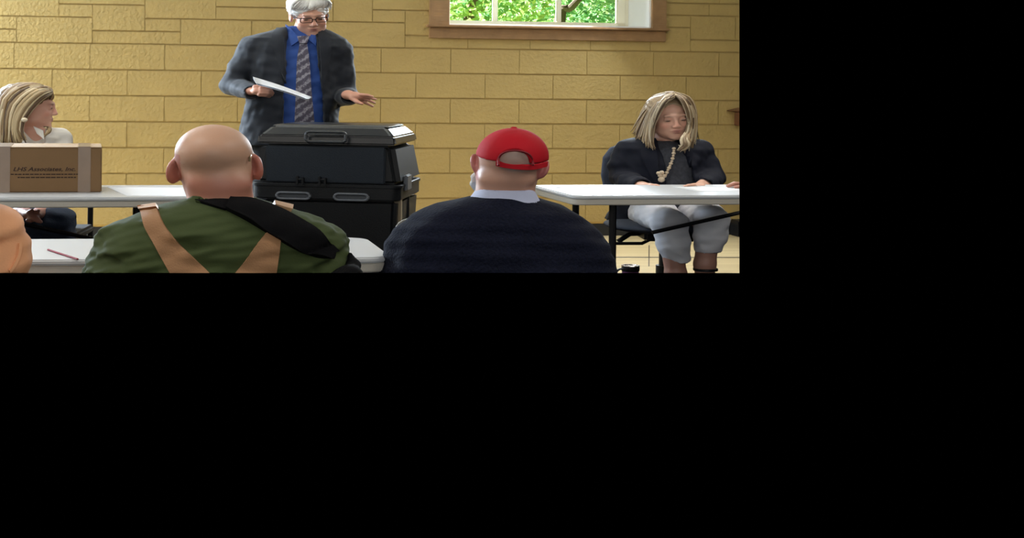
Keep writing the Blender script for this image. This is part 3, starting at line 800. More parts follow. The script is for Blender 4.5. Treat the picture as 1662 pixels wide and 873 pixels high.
wl_ = wallpt(1190, 180); tt, zz_ = wl_
M_dw = mat('dark_stained_wood', (92,54,30), .4, bump=.2, bscale=20, var=.2, vscale=10, aniso=(3,3,20))
sh = root('wall_shelf', W(tt+.15, 0, zz_-.12), 'dark brown wooden shelf fixed to the wall at the right edge', 'shelf')
b = MB(); t0_ = tu(1178, 178)
z1_ = wallpt(1195, 174.5)[1]; z0_ = wallpt(1195, 181.5)[1]
Vv = [W(t0_,-.2,z0_+.012), W(t0_+.06,-.2,z0_-.004), W(t0_+.5,-.2,z0_-.004), W(t0_+.5,-.2,z1_+.03), W(t0_+.07,-.2,z1_)]; nV = len(Vv)
Vv += [v + (W(0,.2,0)-W(0,0,0)) for v in Vv]
b.V += Vv; b.Fc += [[0,1,2,3,4],[9,8,7,6,5]]+[[i,(i+1)%5+5 if False else i+5,(i+1)%5+5,(i+1)%5] for i in range(5)]
b.build('shelf_board', M_dw, sh, smooth=False)
b = MB(); wbox(b, tu(1190,190), tu(1190,190)+.3, -.17, -.012, wallpt(1195,203.5)[1], z0_-.003, bev=.004); b.build('bracket', M_dw, sh, smooth=False)

# black box on the floor against the wall
tq = tu(1181, 372); b = MB(); wbox(b, tq, tq+.4, -.16, -.02, 0.0, .135, bev=.01)
o = root('floor_box', W(tq+.1, -.1, 0), 'small black box on the floor by the wall beside the white trousers', 'box')
b.build('box_shell', M_blackmetal, o)
b = MB(); pc = W(tq+.06, -.163, .07); b.tube([pc, pc+(W(0,-.006,0)-W(0,0,0))], .03, 16); b.build('round_dial', mat('dark_grey_dial', (52,52,54), .4), o)

# grey plastic chair between the ballot box and the man in the red cap
cg = at(652, 372, 4.05); ch = root('plastic_chair', (cg[0]+.12, 4.15, 0), 'grey plastic chair back beside the ballot box, mostly hidden', 'chair')
M_gp = mat('grey_chair_plastic', (126,122,112), .5)
z1c = at(652, 354, 4.05)[2]; xl = at(641, 372, 4.05)[0]
bm = bmesh.new(); P = rrect(xl, xl+.42, z1c-.34, z1c, .05, 5); f = bm.faces.new([bm.verts.new((x, 4.05, z)) for x, z in P]); r = bmesh.ops.extrude_face_region(bm, geom=[f])
for v in r['geom']:
    if isinstance(v, bmesh.types.BMVert): v.co.y += .022
bmesh.ops.recalc_face_normals(bm, faces=bm.faces[:]); mb = MB(); mb._bm(bm); mb.build('backrest', M_gp, ch)
mb = MB(); mb.box((xl, 4.07, .42), (xl+.42, 4.47, .445), bev=.01); mb.build('seat', M_gp, ch)
for (x, y) in ((xl+.02, 4.085), (xl+.40, 4.085), (xl+.02, 4.45), (xl+.40, 4.45)):
    mb = MB(); mb.tube([(x, y, .42), (x, y, 0)], .011, 8); mb.build('leg', M_blackmetal, ch)

# ------------------------------------------------------------------ people
M_skin = mat('skin', (200,150,125), .5, attr=True, sss=.08, bump=.06, bscale=180, bdist=.003)
M_hairc = mat('hair_strands', (120,100,70), .42, attr=True, spec=.5, bump=.4, bscale=260, bdist=.004)
def bounds(Y, u0, u1, v0, v1, d0, d1):
    a = at(u0, v1, Y); b = at(u1, v0, Y); return (a[0], Y+d0, a[2]), (b[0], Y+d1, b[2])
def person(Y, u, label, z=0.0):
    p = at(u, 300, Y); return root('person', (p[0], Y, z), label, 'person')
def pants_mat(n, c, **k): return mat(n, c, .85, bump=.2, bscale=200, bdist=.004, **k)

# ---- standing man
def standing_man():
    Y = 6.4; P = lambda u, v, d=0: at(u, v, Y+d)
    rt = person(Y, 480, 'white-haired man standing in a dark suit and blue shirt, reading from papers')
    skin = (220,168,142)
    hd = Head(P(502, 25.5, -.03), frame(14, 18, -6), 1.0)
    lo, hi = bounds(Y, 340, 640, -22, 480, -.48, .26)
    B = Fld(lo, hi, .0046); hd.build(B, jaw=.95, cw=.96)
    B.cone(hd.p(0,-.035,-.06), P(490, 75, .02), .056, .066, .02)
    B.stack(pstack(Y, [(62,445,535,.06),(75,415,545,.08),(130,420,540,.09),(200,415,535,.10),(245,405,530,.10)]), .03)
    B.chain([(P(412,82), .04), (P(379,137,-.02), .036), (P(408,148,-.20), .027)], .02)
    B.chain([(P(550,84), .04), (P(557,155,.02), .036), (P(566,154,-.20), .026)], .02)
    for u, u2 in ((445, 440), (510, 516)): B.chain([(P(u,235), .08), (P(u2,360,-.01), .055), (P(u2,470,.02), .04)], .03)
    # hand holding the papers: palm, four curled fingers, thumb on top
    B.ell(P(419,148,-.235), (.030,.034,.024), .015)
    for a, b, c in (((424,143,-.258),(435,143,-.262),(441,147.5,-.235)), ((424,147,-.266),(437,147.5,-.268),(443,151,-.24)), ((423,151,-.268),(436,151.5,-.268),(441,154.5,-.24)), ((421,154,-.262),(432,155,-.262),(437,157,-.24))):
        B.chain([(P(*a), .0105), (P(*b), .0095), (P(*c), .008)], .004)
    B.chain([(P(414,141,-.235), .013), (P(424,138.6,-.245), .010), (P(434,140.5,-.25), .0085)], .006)
    # open hand: palm down, fingers spread to the right
    B.chain([(P(564,154,-.20), .026), (P(575,156,-.235), .025), (P(583,157.5,-.245), .021)], .012)
    B.ell(P(578,156.5,-.24), (.026,.028,.017), .012)
    for a, b, c in (((585,153.5,-.262),(596,154.3,-.275),(605,157,-.28)), ((587,156.5,-.255),(599,158.2,-.262),(609.5,161.3,-.265)), ((586,159.5,-.245),(598,162.5,-.25),(608,167.0,-.252)), ((583,162.5,-.232),(594,167,-.236),(605,172.6,-.238))):
        B.chain([(P(*a), .0098), (P(*b), .0085), (P(*c), .0066)], .003)
    B.chain([(P(572,160,-.25), .013), (P(580,165.5,-.275), .0105), (P(588,168.6,-.29), .008)], .006)
    V, Q = B.mesh()
    C = headcols(V, hd, skin, lip=(182,118,106), brow=(186,170,156), eye_open=.15)
    hand = V[:,2] < P(500,120)[2]; C[hand] = C[hand]*np.array((.92,.84,.82))
    mk('body', V, Q, M_skin, rt, cols=C)
    # hair: white, brushed across the forehead
    H = Fld(*[np.asarray(q) for q in (hd.c-.17, hd.c+.17)], .004)
    hd.e(H, (0,-.026,.046), (.089,.108,.092), .01)
    hd.e(H, (0,.105,-.028), (.085,.095,.078), .012, '-'); hd.e(H, (0,.0,-.11), (.15,.2,.085), .015, '-')
    for sg in (-1,1): hd.e(H, (sg*.09,.028,-.02), (.035,.03,.045), .01, '-')
    H.wrinkle(.004, .03, 3, (1,1,2.2)); hv, hq = H.mesh()
    L = Locks(); g = np.random.default_rng(5)
    for i in range(110):
        a = g.uniform(-1,1); y0 = g.uniform(-.06,.05)
        c0 = np.array((-.02+.03*a, y0, .135)); sgn = 1 if g.uniform() < .62 else -1
        pts = [hd.p(-.02*sgn+g.normal()*.01, y0, .133), hd.p(sgn*.045, y0+.018, .128), hd.p(sgn*.084, y0+.014, .085+g.normal()*.006), hd.p(sgn*.087, y0-.004, .052+g.normal()*.008)]
        L.lock(pts, .0085, np.array(srgb(250,248,242))*g.uniform(.9,1.05), n=9, flat=.4, centre=hd.p(0,0,.03))
    for i in range(40):                                   # fringe
        x = g.uniform(-.07,.075); pts = [hd.p(x*.5-.03, .02, .134), hd.p(x*.8-.01, .062, .118), hd.p(x, .090-abs(x)*.35, .088), hd.p(x+.012, .094-abs(x)*.5, .064+g.normal()*.004)]
        L.lock(pts, .011, np.array(srgb(248,245,236))*g.uniform(.88,1.05), n=9, flat=.4, centre=hd.p(0,0,.03))
    n0 = len(hv); hv = np.vstack([hv, np.array(L.V)]); hf = hq.tolist()+[[i+n0 for i in f] for f in L.Fc]
    hc = np.vstack([np.tile(np.array(srgb(246,244,238)), (n0,1)), np.array(L.C)])
    mk('hair', hv, hf, M_hairc, rt, cols=hc)
    # glasses
    gl = MB(); fm = mat('dark_spectacle_frame', (34,24,22), .3)
    for sg in (-1,1):
        pts = [hd.p(sg*.033+x, .108-abs(sg*.033+x)*.12, .001+z) for x, z in rrect(-.025,.025,-.015,.013,.009,4)]; pts.append(pts[0]); gl.tube(pts, .0021, 6, cap=False)
        gl.tube([hd.p(sg*.058,.101,.012), hd.p(sg*.066,.09,.012), hd.p(sg*.078,.03,.012), hd.p(sg*.081,-.012,.008)], .0032, 6)
        top = [hd.p(sg*.033+x, .1095-abs(sg*.033+x)*.12, .0135) for x in np.linspace(-.024,.026,6)*sg]; gl.tube(top, .0032, 6)
    gl.tube([hd.p(-.009,.109,.006), hd.p(0,.112,.008), hd.p(.009,.109,.006)], .0026, 6)
    gl.build('glasses', fm, rt)
    # shirt
    SH = Fld(*bounds(Y, 380, 585, 30, 250, -.22, .2), .005)
    SH.stack(pstack(Y, [(44,466,514,.058,-.0),(52,458,522,.066),(62,438,538,.085),(78,418,546,.105),(130,418,542,.118),(200,412,536,.122),(235,408,534,.122)]), .02)
    SH.wrinkle(.003, .10, 11, (1,1,1.6)); sv, sq = SH.mesh(); M_sh = mat('blue_shirt_cotton', (48,84,160), .75, bump=.12, bscale=120, bdist=.004)
    shirt = mk('shirt', sv, sq, M_sh, rt); tr_s = bvh(sv, sq)
    for l, r in (([(466.5,41),(468,55),(473.5,75)], [(474,46),(482,58),(487.5,66)]), ([(500,65),(504,58),(507,51)], [(511.5,75),(512.5,62),(512,50)])):
        v_, f_ = ribbon(l, r, tr_s, 9, 5, .010, .003, Y); mk('collar', v_, f_, M_sh, shirt, sharp=50)
    mt = bpy.data.materials.new('patterned_tie_silk'); mt.use_nodes = True; nt = mt.node_tree; N = nt.nodes; LK = nt.links; b = N['Principled BSDF']; b.inputs['Roughness'].default_value = .5
    tc = N.new('ShaderNodeTexCoord'); mp = N.new('ShaderNodeMapping'); mp.inputs['Rotation'].default_value = (0, math.radians(38), 0); wv = N.new('ShaderNodeTexWave'); wv.bands_direction = 'Z'; wv.inputs['Scale'].default_value = 7.5; wv.inputs['Distortion'].default_value = 3.5; wv.inputs['Detail Scale'].default_value = 9
    cr = N.new('ShaderNodeValToRGB'); cr.color_ramp.elements[0].color = (*srgb(70,66,80),1); cr.color_ramp.elements[1].color = (*srgb(150,148,156),1); e_ = cr.color_ramp.elements.new(.55); e_.color = (*srgb(92,84,102),1)
    LK.new(tc.outputs['Object'], mp.inputs[0]); LK.new(mp.outputs[0], wv.inputs[0]); LK.new(wv.outputs[0], cr.inputs[0]); LK.new(cr.outputs[0], b.inputs['Base Color'])
    v_, f_ = ribbon([(484,63),(486.5,71),(482,100),(480,150),(478,200),(478,214)], [(501,62),(498.5,71),(502,100),(505,150),(509,200),(510,214)], tr_s, 26, 7, .008, .004, Y); tie = mk('tie', v_, f_, mt, rt, sharp=60)
    v_, f_ = ribbon([(483,61),(486.5,71.5)], [(501.5,60.5),(498.5,71.5)], tr_s, 7, 7, .016, .008, Y); mk('tie_knot', v_, f_, mt, tie, sharp=60)
    # jacket: torso and sleeves in one, open at the front
    J = Fld(*bounds(Y, 340, 610, 30, 262, -.36, .24), .005)
    J.stack(pstack(Y, [(43,462,519,.072,.02),(50,440,538,.085,.015),(57,412,553,.10,.01),(63,397,562,.112),(75,394,564,.125),(100,400,556,.135),(130,404,552,.14),(165,398,550,.145),(200,391,549,.145),(235,386,549,.15)]), .02)
    J.chain([(P(411,80), .066), (P(395,108,-.005), .060), (P(377,138,-.02), .055)], .03)
    J.chain([(P(377,139,-.02), .055), (P(395,145,-.11), .050), (P(408,149,-.19), .043)], .02)
    J.chain([(P(549,82), .064), (P(554,120,.01), .058), (P(559,154,.01), .054)], .03)
    J.chain([(P(559,156,.01), .052), (P(565,157,-.10), .048), (P(568.5,157.5,-.175), .044)], .02)
    J.stack(pstack(Y, [(20,470,510,.2,-.2),(43,468,512,.2,-.2),(60,466,514,.22,-.22),(100,465,518,.22,-.22),(150,464,523,.22,-.22),(200,462,528,.22,-.22),(260,458,532,.22,-.22)]), .006, '-', p=6)
    J.stack(pstack(Y, [(30,466,516,.066,-.0),(60,466,516,.066,-.0)]), .006, '-')
    J.cone(P(408,149,-.19), P(416,151,-.25), .031, .034, .004, '-'); J.cone(P(568.5,157.5,-.18), P(571,158,-.25), .033, .038, .004, '-')
    J.wrinkle(.003, .09, 21, (1,1,1.2)); J.wrinkle(.001, .04, 23, (1,1,1)); jv, jq = J.mesh(); M_j = mat('charcoal_suit_wool', (30,34,42), .7, spec=.3, sheen=.14, bump=.25, bscale=320, bdist=.003)
    jk = mk('jacket', jv, jq, M_j, rt); tj = bvh(jv, jq)
    for l, r in (([(450,47),(442,60),(446,84),(455,112),(463,140)], [(465,46),(464.5,62),(463,86),(462.5,112),(464.5,140)]), ([(516,50),(517,66),(519.5,90),(521,118),(523,142)], [(528,52),(536,66),(535,86),(529.5,116),(524.5,142)])):
        v_, f_ = ribbon(l, r, tj, 16, 6, .006, .004, Y); mk('lapel', v_, f_, M_j, jk, sharp=50)
    # trousers, shoes
    T = Fld(*bounds(Y, 370, 580, 195, 490, -.2, .2), .007)
    T.stack(pstack(Y, [(204,415,533,.118),(240,412,534,.125),(262,414,536,.12)]), .03)
    for u, u2 in ((445, 440), (510, 516)): T.chain([(P(u,245), .105), (P(u2,360,-.01), .082), (P(u2,478,.02), .07)], .03)
    tv, tq_ = T.mesh(); mk('trousers', tv, tq_, mat('dark_trousers', (30,32,38), .85), rt)
    # the sheets in his hand
    for i, (dz, lb) in enumerate(((0, 'upper sheet of the two white papers held by the standing man'), (-.012, 'lower sheet of the two white papers held by the standing man'))):
        q = [P(410.5,124.5+i*1.2,-.20)+(0,0,dz*.3), P(505-i*6,157.2+i*1.0,-.20)+(0,0,dz*.3), P(499-i*4,164-i*.3,-.40)+(0,0,dz*.3), P(416+i*2,138.5+i*1.5,-.40)+(0,0,dz*.3)]
        sheet('paper_sheet', q, lb, curl=.012, group='papers held by the standing man')
standing_man()

# ---- bald man seen from behind
def bald_man():
    Y = 2.80; P = lambda u, v, d=0: at(u, v, Y+d)
    rt = person(Y, 355, 'bald man from behind in a green shirt and tan suspenders')
    hd = Head(P(347.5, 262, .02), frame(184, 14, 2), 1.0)
    lo, hi = bounds(Y, 120, 610, 195, 480, -.2, .30)
    B = Fld(lo, hi, .0035)
    B.ell(P(347,249,.03), (.0745,.095,.078), .01, R=hd.R); B.ell(P(352,276,.055), (.066,.075,.062), .03, R=hd.R)
    hd.e(B, (0,.06,-.06), (.06,.05,.06), .03)
    B.cone(P(357,290,.015), P(359,340,.02), .058, .066, .025)
    B.ell(P(357,298,-.018), (.05,.02,.02), .035)
    for (u, v, sg) in ((284,277,-1), (415,271,1)):
        Re = frame(180+sg*35, 0, sg*8)
        B.ell(P(u,v,.035), (.0085,.024,.037), .007, R=Re); B.ell(P(u+sg*3.5,v-2,.03), (.008,.008,.024), .006)
        B.ell(P(u-sg*3,v-2,.022), (.004,.012,.022), .004, '-', R=Re)
    B.stack(pstack(Y, [(338,300,415,.06,.03),(360,215,510,.08,.03),(400,190,530,.09,.03),(460,185,535,.10,.03)]), .03)
    B.chain([(P(215,398,.03), .04), (P(200,470,.05), .038)], .02); B.chain([(P(505,398,.03), .04), (P(515,470,.05), .038)], .02)
    V, Q = B.mesh()
    C = np.tile(np.array(srgb(204,160,132)), (len(V),1))
    uv = np.array([inv(p) for p in V]); red = np.clip((uv[:,1]-272)/26, 0, 1)*np.clip((332-uv[:,1])/14, 0, 1); red *= (np.abs(uv[:,0]-357) < 62)
    C = C*(1-.55*red[:,None]) + np.array(srgb(176,92,80))*.55*red[:,None]
    ear = ((uv[:,0] < 292+np.clip((uv[:,1]-262)*.12,0,5)) | (uv[:,0] > 409.5-np.clip((uv[:,1]-262)*.1,0,3))) & (uv[:,1] > 250) & (uv[:,1] < 302); C[ear] = np.array(srgb(192,118,100))
    stub = np.clip((uv[:,1]-243)/14, 0, 1)*np.clip((290-uv[:,1])/18, 0, 1)*.14; C = C*(1-stub[:,None]) + np.array(srgb(140,128,120))*stub[:,None]
    mk('body', V, Q, M_skin, rt, cols=C)
    # spectacle arms hooked behind the ears
    M_gold = mat('thin_metal_frame', (150,130,100), .3, metal=.8)
    g = MB(); g.tube([P(296,265,-.012), P(291,262.5,-.006), P(289,259,.012), P(291,256,.09)], .0022, 6); g.build('glasses_arm', M_gold, rt); g = MB(); g.tube([P(405,262,-.012), P(405.5,255,-.008), P(407,252,.008), P(408,252,.09)], .0022, 6)
    g.build('glasses_arm', M_gold, rt)
    # shirt
    S = Fld(*bounds(Y, 105, 620, 305, 485, -.24, .34), .0045)
    S.stack(pstack(Y, [(319,313,404,.068,.02),(325,300,418,.075,.02),(332,266,448,.092,.02),(339,246,470,.105,.02),(348,222,500,.115,.02),(358,203,522,.125,.02),(372,180,540,.135,.02),(390,163,553,.14,.02),(412,149,562,.145,.02),(443,136,566,.15,.02),(475,130,568,.155,.02)]), .02, p=2.2)
    S.chain([(P(212,395,.03), .058), (P(196,475,.05), .06)], .03); S.chain([(P(508,395,.03), .056), (P(518,475,.05), .056)], .03)
    S.cone(P(357,300,.02), P(358,324,.02), .0585, .062, .004, '-')
    S.wrinkle(.0035, .075, 31, (.7,1,1.8)); S.wrinkle(.0022, .035, 33, (.45,1,1.6)); sv, sq = S.mesh()
    M_g = mat('olive_green_cotton', (64,75,42), .88, spec=.25, bump=.15, bscale=220, bdist=.003)
    sh = mk('shirt', sv, sq, M_g, rt); t = bvh(sv, sq)
    v_, f_ = ribbon([(320,325),(338,327),(362,327.5),(386,326),(400,322)], [(318,328.5),(338,331.5),(362,332),(387,330),(402,326)], t, 20, 4, .004, .002, Y); mk('neckband', v_, f_, M_g, sh, sharp=60)
    # suspenders
    M_su = mat('tan_suspender_webbing', (158,116,78), .75, bump=.4, bscale=240, bdist=.003)
    v_, f_ = ribbon([(230,343),(240,372),(256,405),(272,434),(290,462)], [(256,338),(268,366),(292,396),(322,425),(352,455)], t, 24, 7, .005, .003, Y); s1 = mk('suspender_strap', v_, f_, M_su, rt, sharp=60)
    v_, f_ = ribbon([(436,372),(420,392),(400,420),(380,446),(368,464)], [(456,382),(453,402),(450,425),(446,450),(444,466)], t, 20, 7, .005, .003, Y); s2 = mk('suspender_strap', v_, f_, M_su, rt, sharp=60)
    M_br = mat('brass_clip', (150,104,66), .35, metal=.7)
    v_, f_ = ribbon([(228,340),(229,345.5)], [(257.5,335.5),(258,341)], t, 4, 6, .008, .005, Y); mk('strap_buckle', v_, f_, M_br, s1, sharp=60)
    v_, f_ = ribbon([(441,333),(442,339)], [(471,340),(470,347)], t, 4, 6, .008, .008, Y); mk('strap_buckle', v_, f_, mat('tan_buckle', (186,146,110), .45), s2, sharp=60)
    # black padded sling strap from the neck over the right shoulder blade, and the sling below
    M_bk = mat('black_padded_fabric', (8,8,10), .9, spec=.12, bump=.3, bscale=240, bdist=.003)
    v_, f_ = ribbon([(318,325.5),(345,325.5),(372,326.5)], [(326,330),(346,336),(366,342)], t, 12, 5, .006, .003, Y); st = mk('sling_strap', v_, f_, M_bk, rt, sharp=60)
    v_, f_ = ribbon([(371,326.5),(410,331),(455,347),(500,372),(528,394),(540,408)], [(366,341),(400,359),(440,383),(480,406),(512,418),(532,420)], t, 30, 9, .014, .004, Y); mk('shoulder_pad', v_, f_, M_bk, st, sharp=75)
    A = Fld(*bounds(Y, 500, 620, 400, 480, -.2, .3), .0045); A.chain([(P(568,413,.0), .006), (P(574,430,-.02), .010), (P(566,448,-.07), .024), (P(545,462,-.10), .03)], .02)
    av, aq = A.mesh(); mk('arm_sling', av, aq, M_bk, rt)
bald_man()

# ---- man in the red cap
def cap_man():
    Y = 3.12; P = lambda u, v, d=0: at(u, v, Y+d)
    rt = person(Y, 815, 'man from behind in a backward-facing view wearing a red cap and navy sweater')
    rt['label'] = 'man from behind wearing a red baseball cap and navy sweater'
    hd = Head(P(829, 262, .02), frame(172, 4, -4), 1.0)
    B = Fld(*bounds(Y, 610, 1010, 200, 480, -.2, .36), .0038)
    B.ell(P(830,252,.02), (.071,.094,.08), .01, R=hd.R); B.ell(P(822,282,.05), (.062,.07,.06), .03, R=hd.R)
    hd.e(B, (0,.06,-.07), (.055,.05,.055), .03); hd.k(B, (0,.1,.0), (0,.115,-.03), .008, .011); hd.e(B, (0,.08,-.1), (.025,.02,.02), .02)
    B.cone(P(821,285,.015), P(819,335,.02), .0605, .066, .02); B.ell(P(822,290,-.02), (.055,.03,.03), .02)
    for (u, v, sg, rr) in ((773,266,-1,10), (880,274,1,-14)):
        Re = frame(180+sg*30, 0, rr); B.ell(P(u,v,.03), (.008,.022,.032), .006, R=Re)
    B.stack(pstack(Y, [(335,760,875,.06,.03),(360,700,930,.08,.03),(400,675,955,.09,.03),(460,670,960,.10,.03)]), .03)
    B.chain([(P(692,400,.03), .04), (P(684,470,.05), .038)], .02); B.chain([(P(926,400,.03), .04), (P(934,470,.05), .038)], .02)
    V, Q = B.mesh(); C = np.tile(np.array(srgb(196,150,128)), (len(V),1)); uv = np.array([inv(p) for p in V])
    hole = np.clip(1-((uv[:,0]-838)/32)**2-((uv[:,1]-262)/20)**2, 0, 1)*2; hole = np.clip(hole, 0, 1)*.6; C = C*(1-hole[:,None])+np.array(srgb(176,158,150))*hole[:,None]
    st = np.clip((uv[:,1]-265)/5, 0, 1)*np.clip((292-uv[:,1])/10, 0, 1)*.22*(np.abs(uv[:,0]-825) < 45); C = C*(1-st[:,None])+np.array(srgb(130,116,108))*st[:,None]
    ear = ((uv[:,0] < 777) | (uv[:,0] > 871)) & (uv[:,1] > 247) & (uv[:,1] < 292); C[ear] = np.array(srgb(184,112,104))
    mk('body', V, Q, M_skin, rt, cols=C); hb = bvh(V, Q)
    # white beard along the jaw
    W_ = Fld(*bounds(Y, 745, 900, 255, 330, -.05, .26), .004); W_.chain([(P(775,274,.06), .006), (P(773,288,.065), .009), (P(776,300,.085), .014), (P(800,310,.13), .03), (P(830,308,.135), .03)], .015)
    W_.wrinkle(.004, .02, 6); wv, wq = W_.mesh(); mk('beard', wv, wq, mat('white_beard', (228,226,224), .7, bump=.5, bscale=200), rt)
    # cap
    M_red = mat('red_cap_cotton', (176,14,30), .8, spec=.25, bump=.06, bscale=260, bdist=.003)
    def capfld():
        c = Fld(*bounds(Y, 750, 915, 196, 300, -.16, .22), .0038); c.ell(P(831.5,254.5,.022), (.0775,.103,.0875), .01, R=hd.R)
        a, b, e = P(772,258,0), P(815,268,-.1), P(892,268.5,0); n = np.cross(b-a, e-a); n = n if n[2] < 0 else -n
        c.half(P(831,266.5,-.09), (-.075, .12, -1)); return c
    cf = capfld(); full = cf.mesh(); tcap = bvh(*full)
    cf = capfld(); cf.ell(P(831.5,254.5,.022), (.066,.091,.076), 0, '-', R=hd.R)
    cf.ell(P(837,268,-.095), (.0375,.06,.047), .003, '-'); cv, cq = cf.mesh(); cap = root('baseball_cap', P(831,268,0), 'red baseball cap worn by the man in the navy sweater', 'cap')
    crown = mk('cap_crown', cv, cq, M_red, cap)
    v_, f_ = ribbon([(806,261.5),(822,265.5),(845,267.5),(868,267),(889,262.5)], [(806,268.5),(822,272),(845,274.5),(868,274.5),(888,270)], tcap, 22, 5, .004, -.001, Y); stp = mk('cap_strap', v_, f_, M_red, cap, sharp=60)
    v_, f_ = ribbon([(807,265),(816,264)], [(808,270.5),(817,270.5)], tcap, 5, 4, .004, .003, Y); mk('strap_buckle', v_, f_, mat('dark_buckle', (60,20,26), .4), stp, sharp=60)
    pb = P(834,207.2,.02); mb = MB(pb); mb.lathe((0,0,-.003), [(.0075,0),(.0075,.003),(.004,.006)], 14); mb.build('cap_button', M_red, cap)
    rimp = [(809,268.5),(809,258),(814,250),(824,245.5),(838,244.5),(852,247),(861,253),(864.5,262),(865,268)]
    rp = []
    for u, v in rimp:
        p = P(u,v); d = (p-np.array((0,0,HC))); d /= np.linalg.norm(d); h = tcap.ray_cast(Vector((0,0,HC)), Vector(d)); rp.append(np.array(h[0] if h[0] is not None else P(u,v,-.09)))
    mb = MB(); mb.tube(catmull(rp, 24), .0028, 6); mb.build('opening_binding', mat('dark_red_binding', (120,10,24), .7), cap)
    br = Fld(*bounds(Y, 740, 920, 230, 300, .05, .26), .004); br.ell(hd.p(0,.135,.022), (.066,.085,.010), .004, R=hd.R); br.ell(P(831.5,254.5,.022), (.074,.100,.085), .003, '-', R=hd.R); bv, bq = br.mesh(); mk('brim', bv, bq, M_red, cap)
    # sweater and shirt collar
    S = Fld(*bounds(Y, 590, 1030, 296, 485, -.26, .36), .005)
    S.stack(pstack(Y, [(320,764,872,.078,.02),(326,742,888,.088,.02),(333,712,910,.10,.02),(342,688,928,.112,.02),(352,668,946,.122,.02),(365,652,962,.13,.02),(382,639,975,.14,.02),(402,630,986,.145,.02),(425,623,993,.15,.02),(443,620,997,.155,.02),(478,616,1000,.16,.02)]), .02, p=2.2)
    S.chain([(P(684,400,.03), .066), (P(676,475,.05), .066)], .03); S.chain([(P(934,400,.03), .066), (P(942,475,.05), .066)], .03)
    S.cone(P(820,285,.02), P(819,326,.02), .068, .072, .004, '-')
    S.wrinkle(.004, .09, 41, (.8,1,1.4)); sv, sq = S.mesh()
    mk('sweater', sv, sq, mat('navy_knit', (17,20,35), .95, spec=.15, bump=.9, bscale=110, var=.25, vscale=120, bdist=.006), rt)
    Cc = Fld(*bounds(Y, 740, 900, 298, 332, -.12, .16), .0035)
    Cc.stack(pstack(Y, [(306,776,866,.072,.02),(312,772,870,.076,.02),(323,764,876,.082,.02),(328,760,880,.086,.02)]), .006); Cc.stack(pstack(Y, [(300,780,862,.066,.02),(335,772,868,.074,.02)]), .003, '-')
    cv2, cq2 = Cc.mesh(); mk('shirt_collar', cv2, cq2, mat('pale_blue_shirt', (176,182,206), .8, bump=.1, bscale=160), rt)
cap_man()

# ---- person at the left edge in an orange shirt
def orange_person():
    Y = 2.62; P = lambda u, v, d=0: at(u, v, Y+d)
    rt = person(Y, -60, 'person in a peach-orange short-sleeved shirt at the left edge')
    hd = Head(P(-92, 262, .03), frame(180, 6, 0), .96)
    B = Fld(*bounds(Y, -190, 60, 180, 500, -.2, .34), .005); hd.build(B); B.cone(hd.p(0,-.03,-.06), P(-84,345,.02), .055, .062, .02)
    B.stack(pstack(Y, [(345,-125,-15,.06,.03),(370,-150,15,.08,.03),(470,-155,10,.10,.03)]), .03)
    B.chain([(P(-14,375,.03), .04), (P(-8,440,.0), .038), (P(-6,500,-.02), .036)], .02)
    V, Q = B.mesh(); mk('body', V, Q, M_skin, rt, cols=headcols(V, hd, (204,156,130)))
    H = Fld(hd.c-.16, hd.c+.16, .006); hd.e(H, (0,-.024,.044), (.084,.104,.09), .01); hd.e(H, (0,.11,-.03), (.09,.09,.09), .012, '-'); hd.e(H, (0,0,-.12), (.15,.2,.08), .015, '-'); H.wrinkle(.004, .03, 8); hv, hq = H.mesh()
    mk('hair', hv, hq, M_hairc, rt, cols=np.tile(np.array(srgb(110,96,84)), (len(hv),1)))
    S = Fld(*bounds(Y, -180, 70, 318, 500, -.24, .34), .0045)
    S.stack(pstack(Y, [(326,-105,-35,.07,.02),(333,-130,-14,.085,.02),(338,-145,0,.10,.02),(346,-155,17,.11,.02),(360,-160,28,.12,.02),(380,-165,34,.13,.02),(410,-165,26,.135,.02),(475,-165,20,.14,.02)]), .02, p=2.2)
    S.chain([(P(-14,374,.02), .058), (P(-8,402,.0), .054), (P(-7,428,-.02), .054)], .02)
    S.chain([(P(-7,400,.0), .054), (P(-6,450,-.01), .055)], .02); 
    S.cone(P(10,440,-.05), P(10,500,-.05), .05, .05, .004, '-') if False else None
    S.cone(P(-68,300,.02), P(-68,335,.02), .06, .066, .004, '-')
    S.wrinkle(.005, .08, 51, (1,1,1.2)); sv, sq = S.mesh(); M_o = mat('peach_orange_cotton', (230,166,120), .85, bump=.12, bscale=160)
    so = mk('shirt', sv, sq, M_o, rt); t = bvh(sv, sq)
    v_, f_ = ribbon([(29,395),(27.5,412),(20,430),(13,438)], [(33,396),(31.5,413),(24,432),(15,442)], t, 10, 3, .004, .002, Y); mk('sleeve_hem', v_, f_, M_o, so, sharp=60)
orange_person()

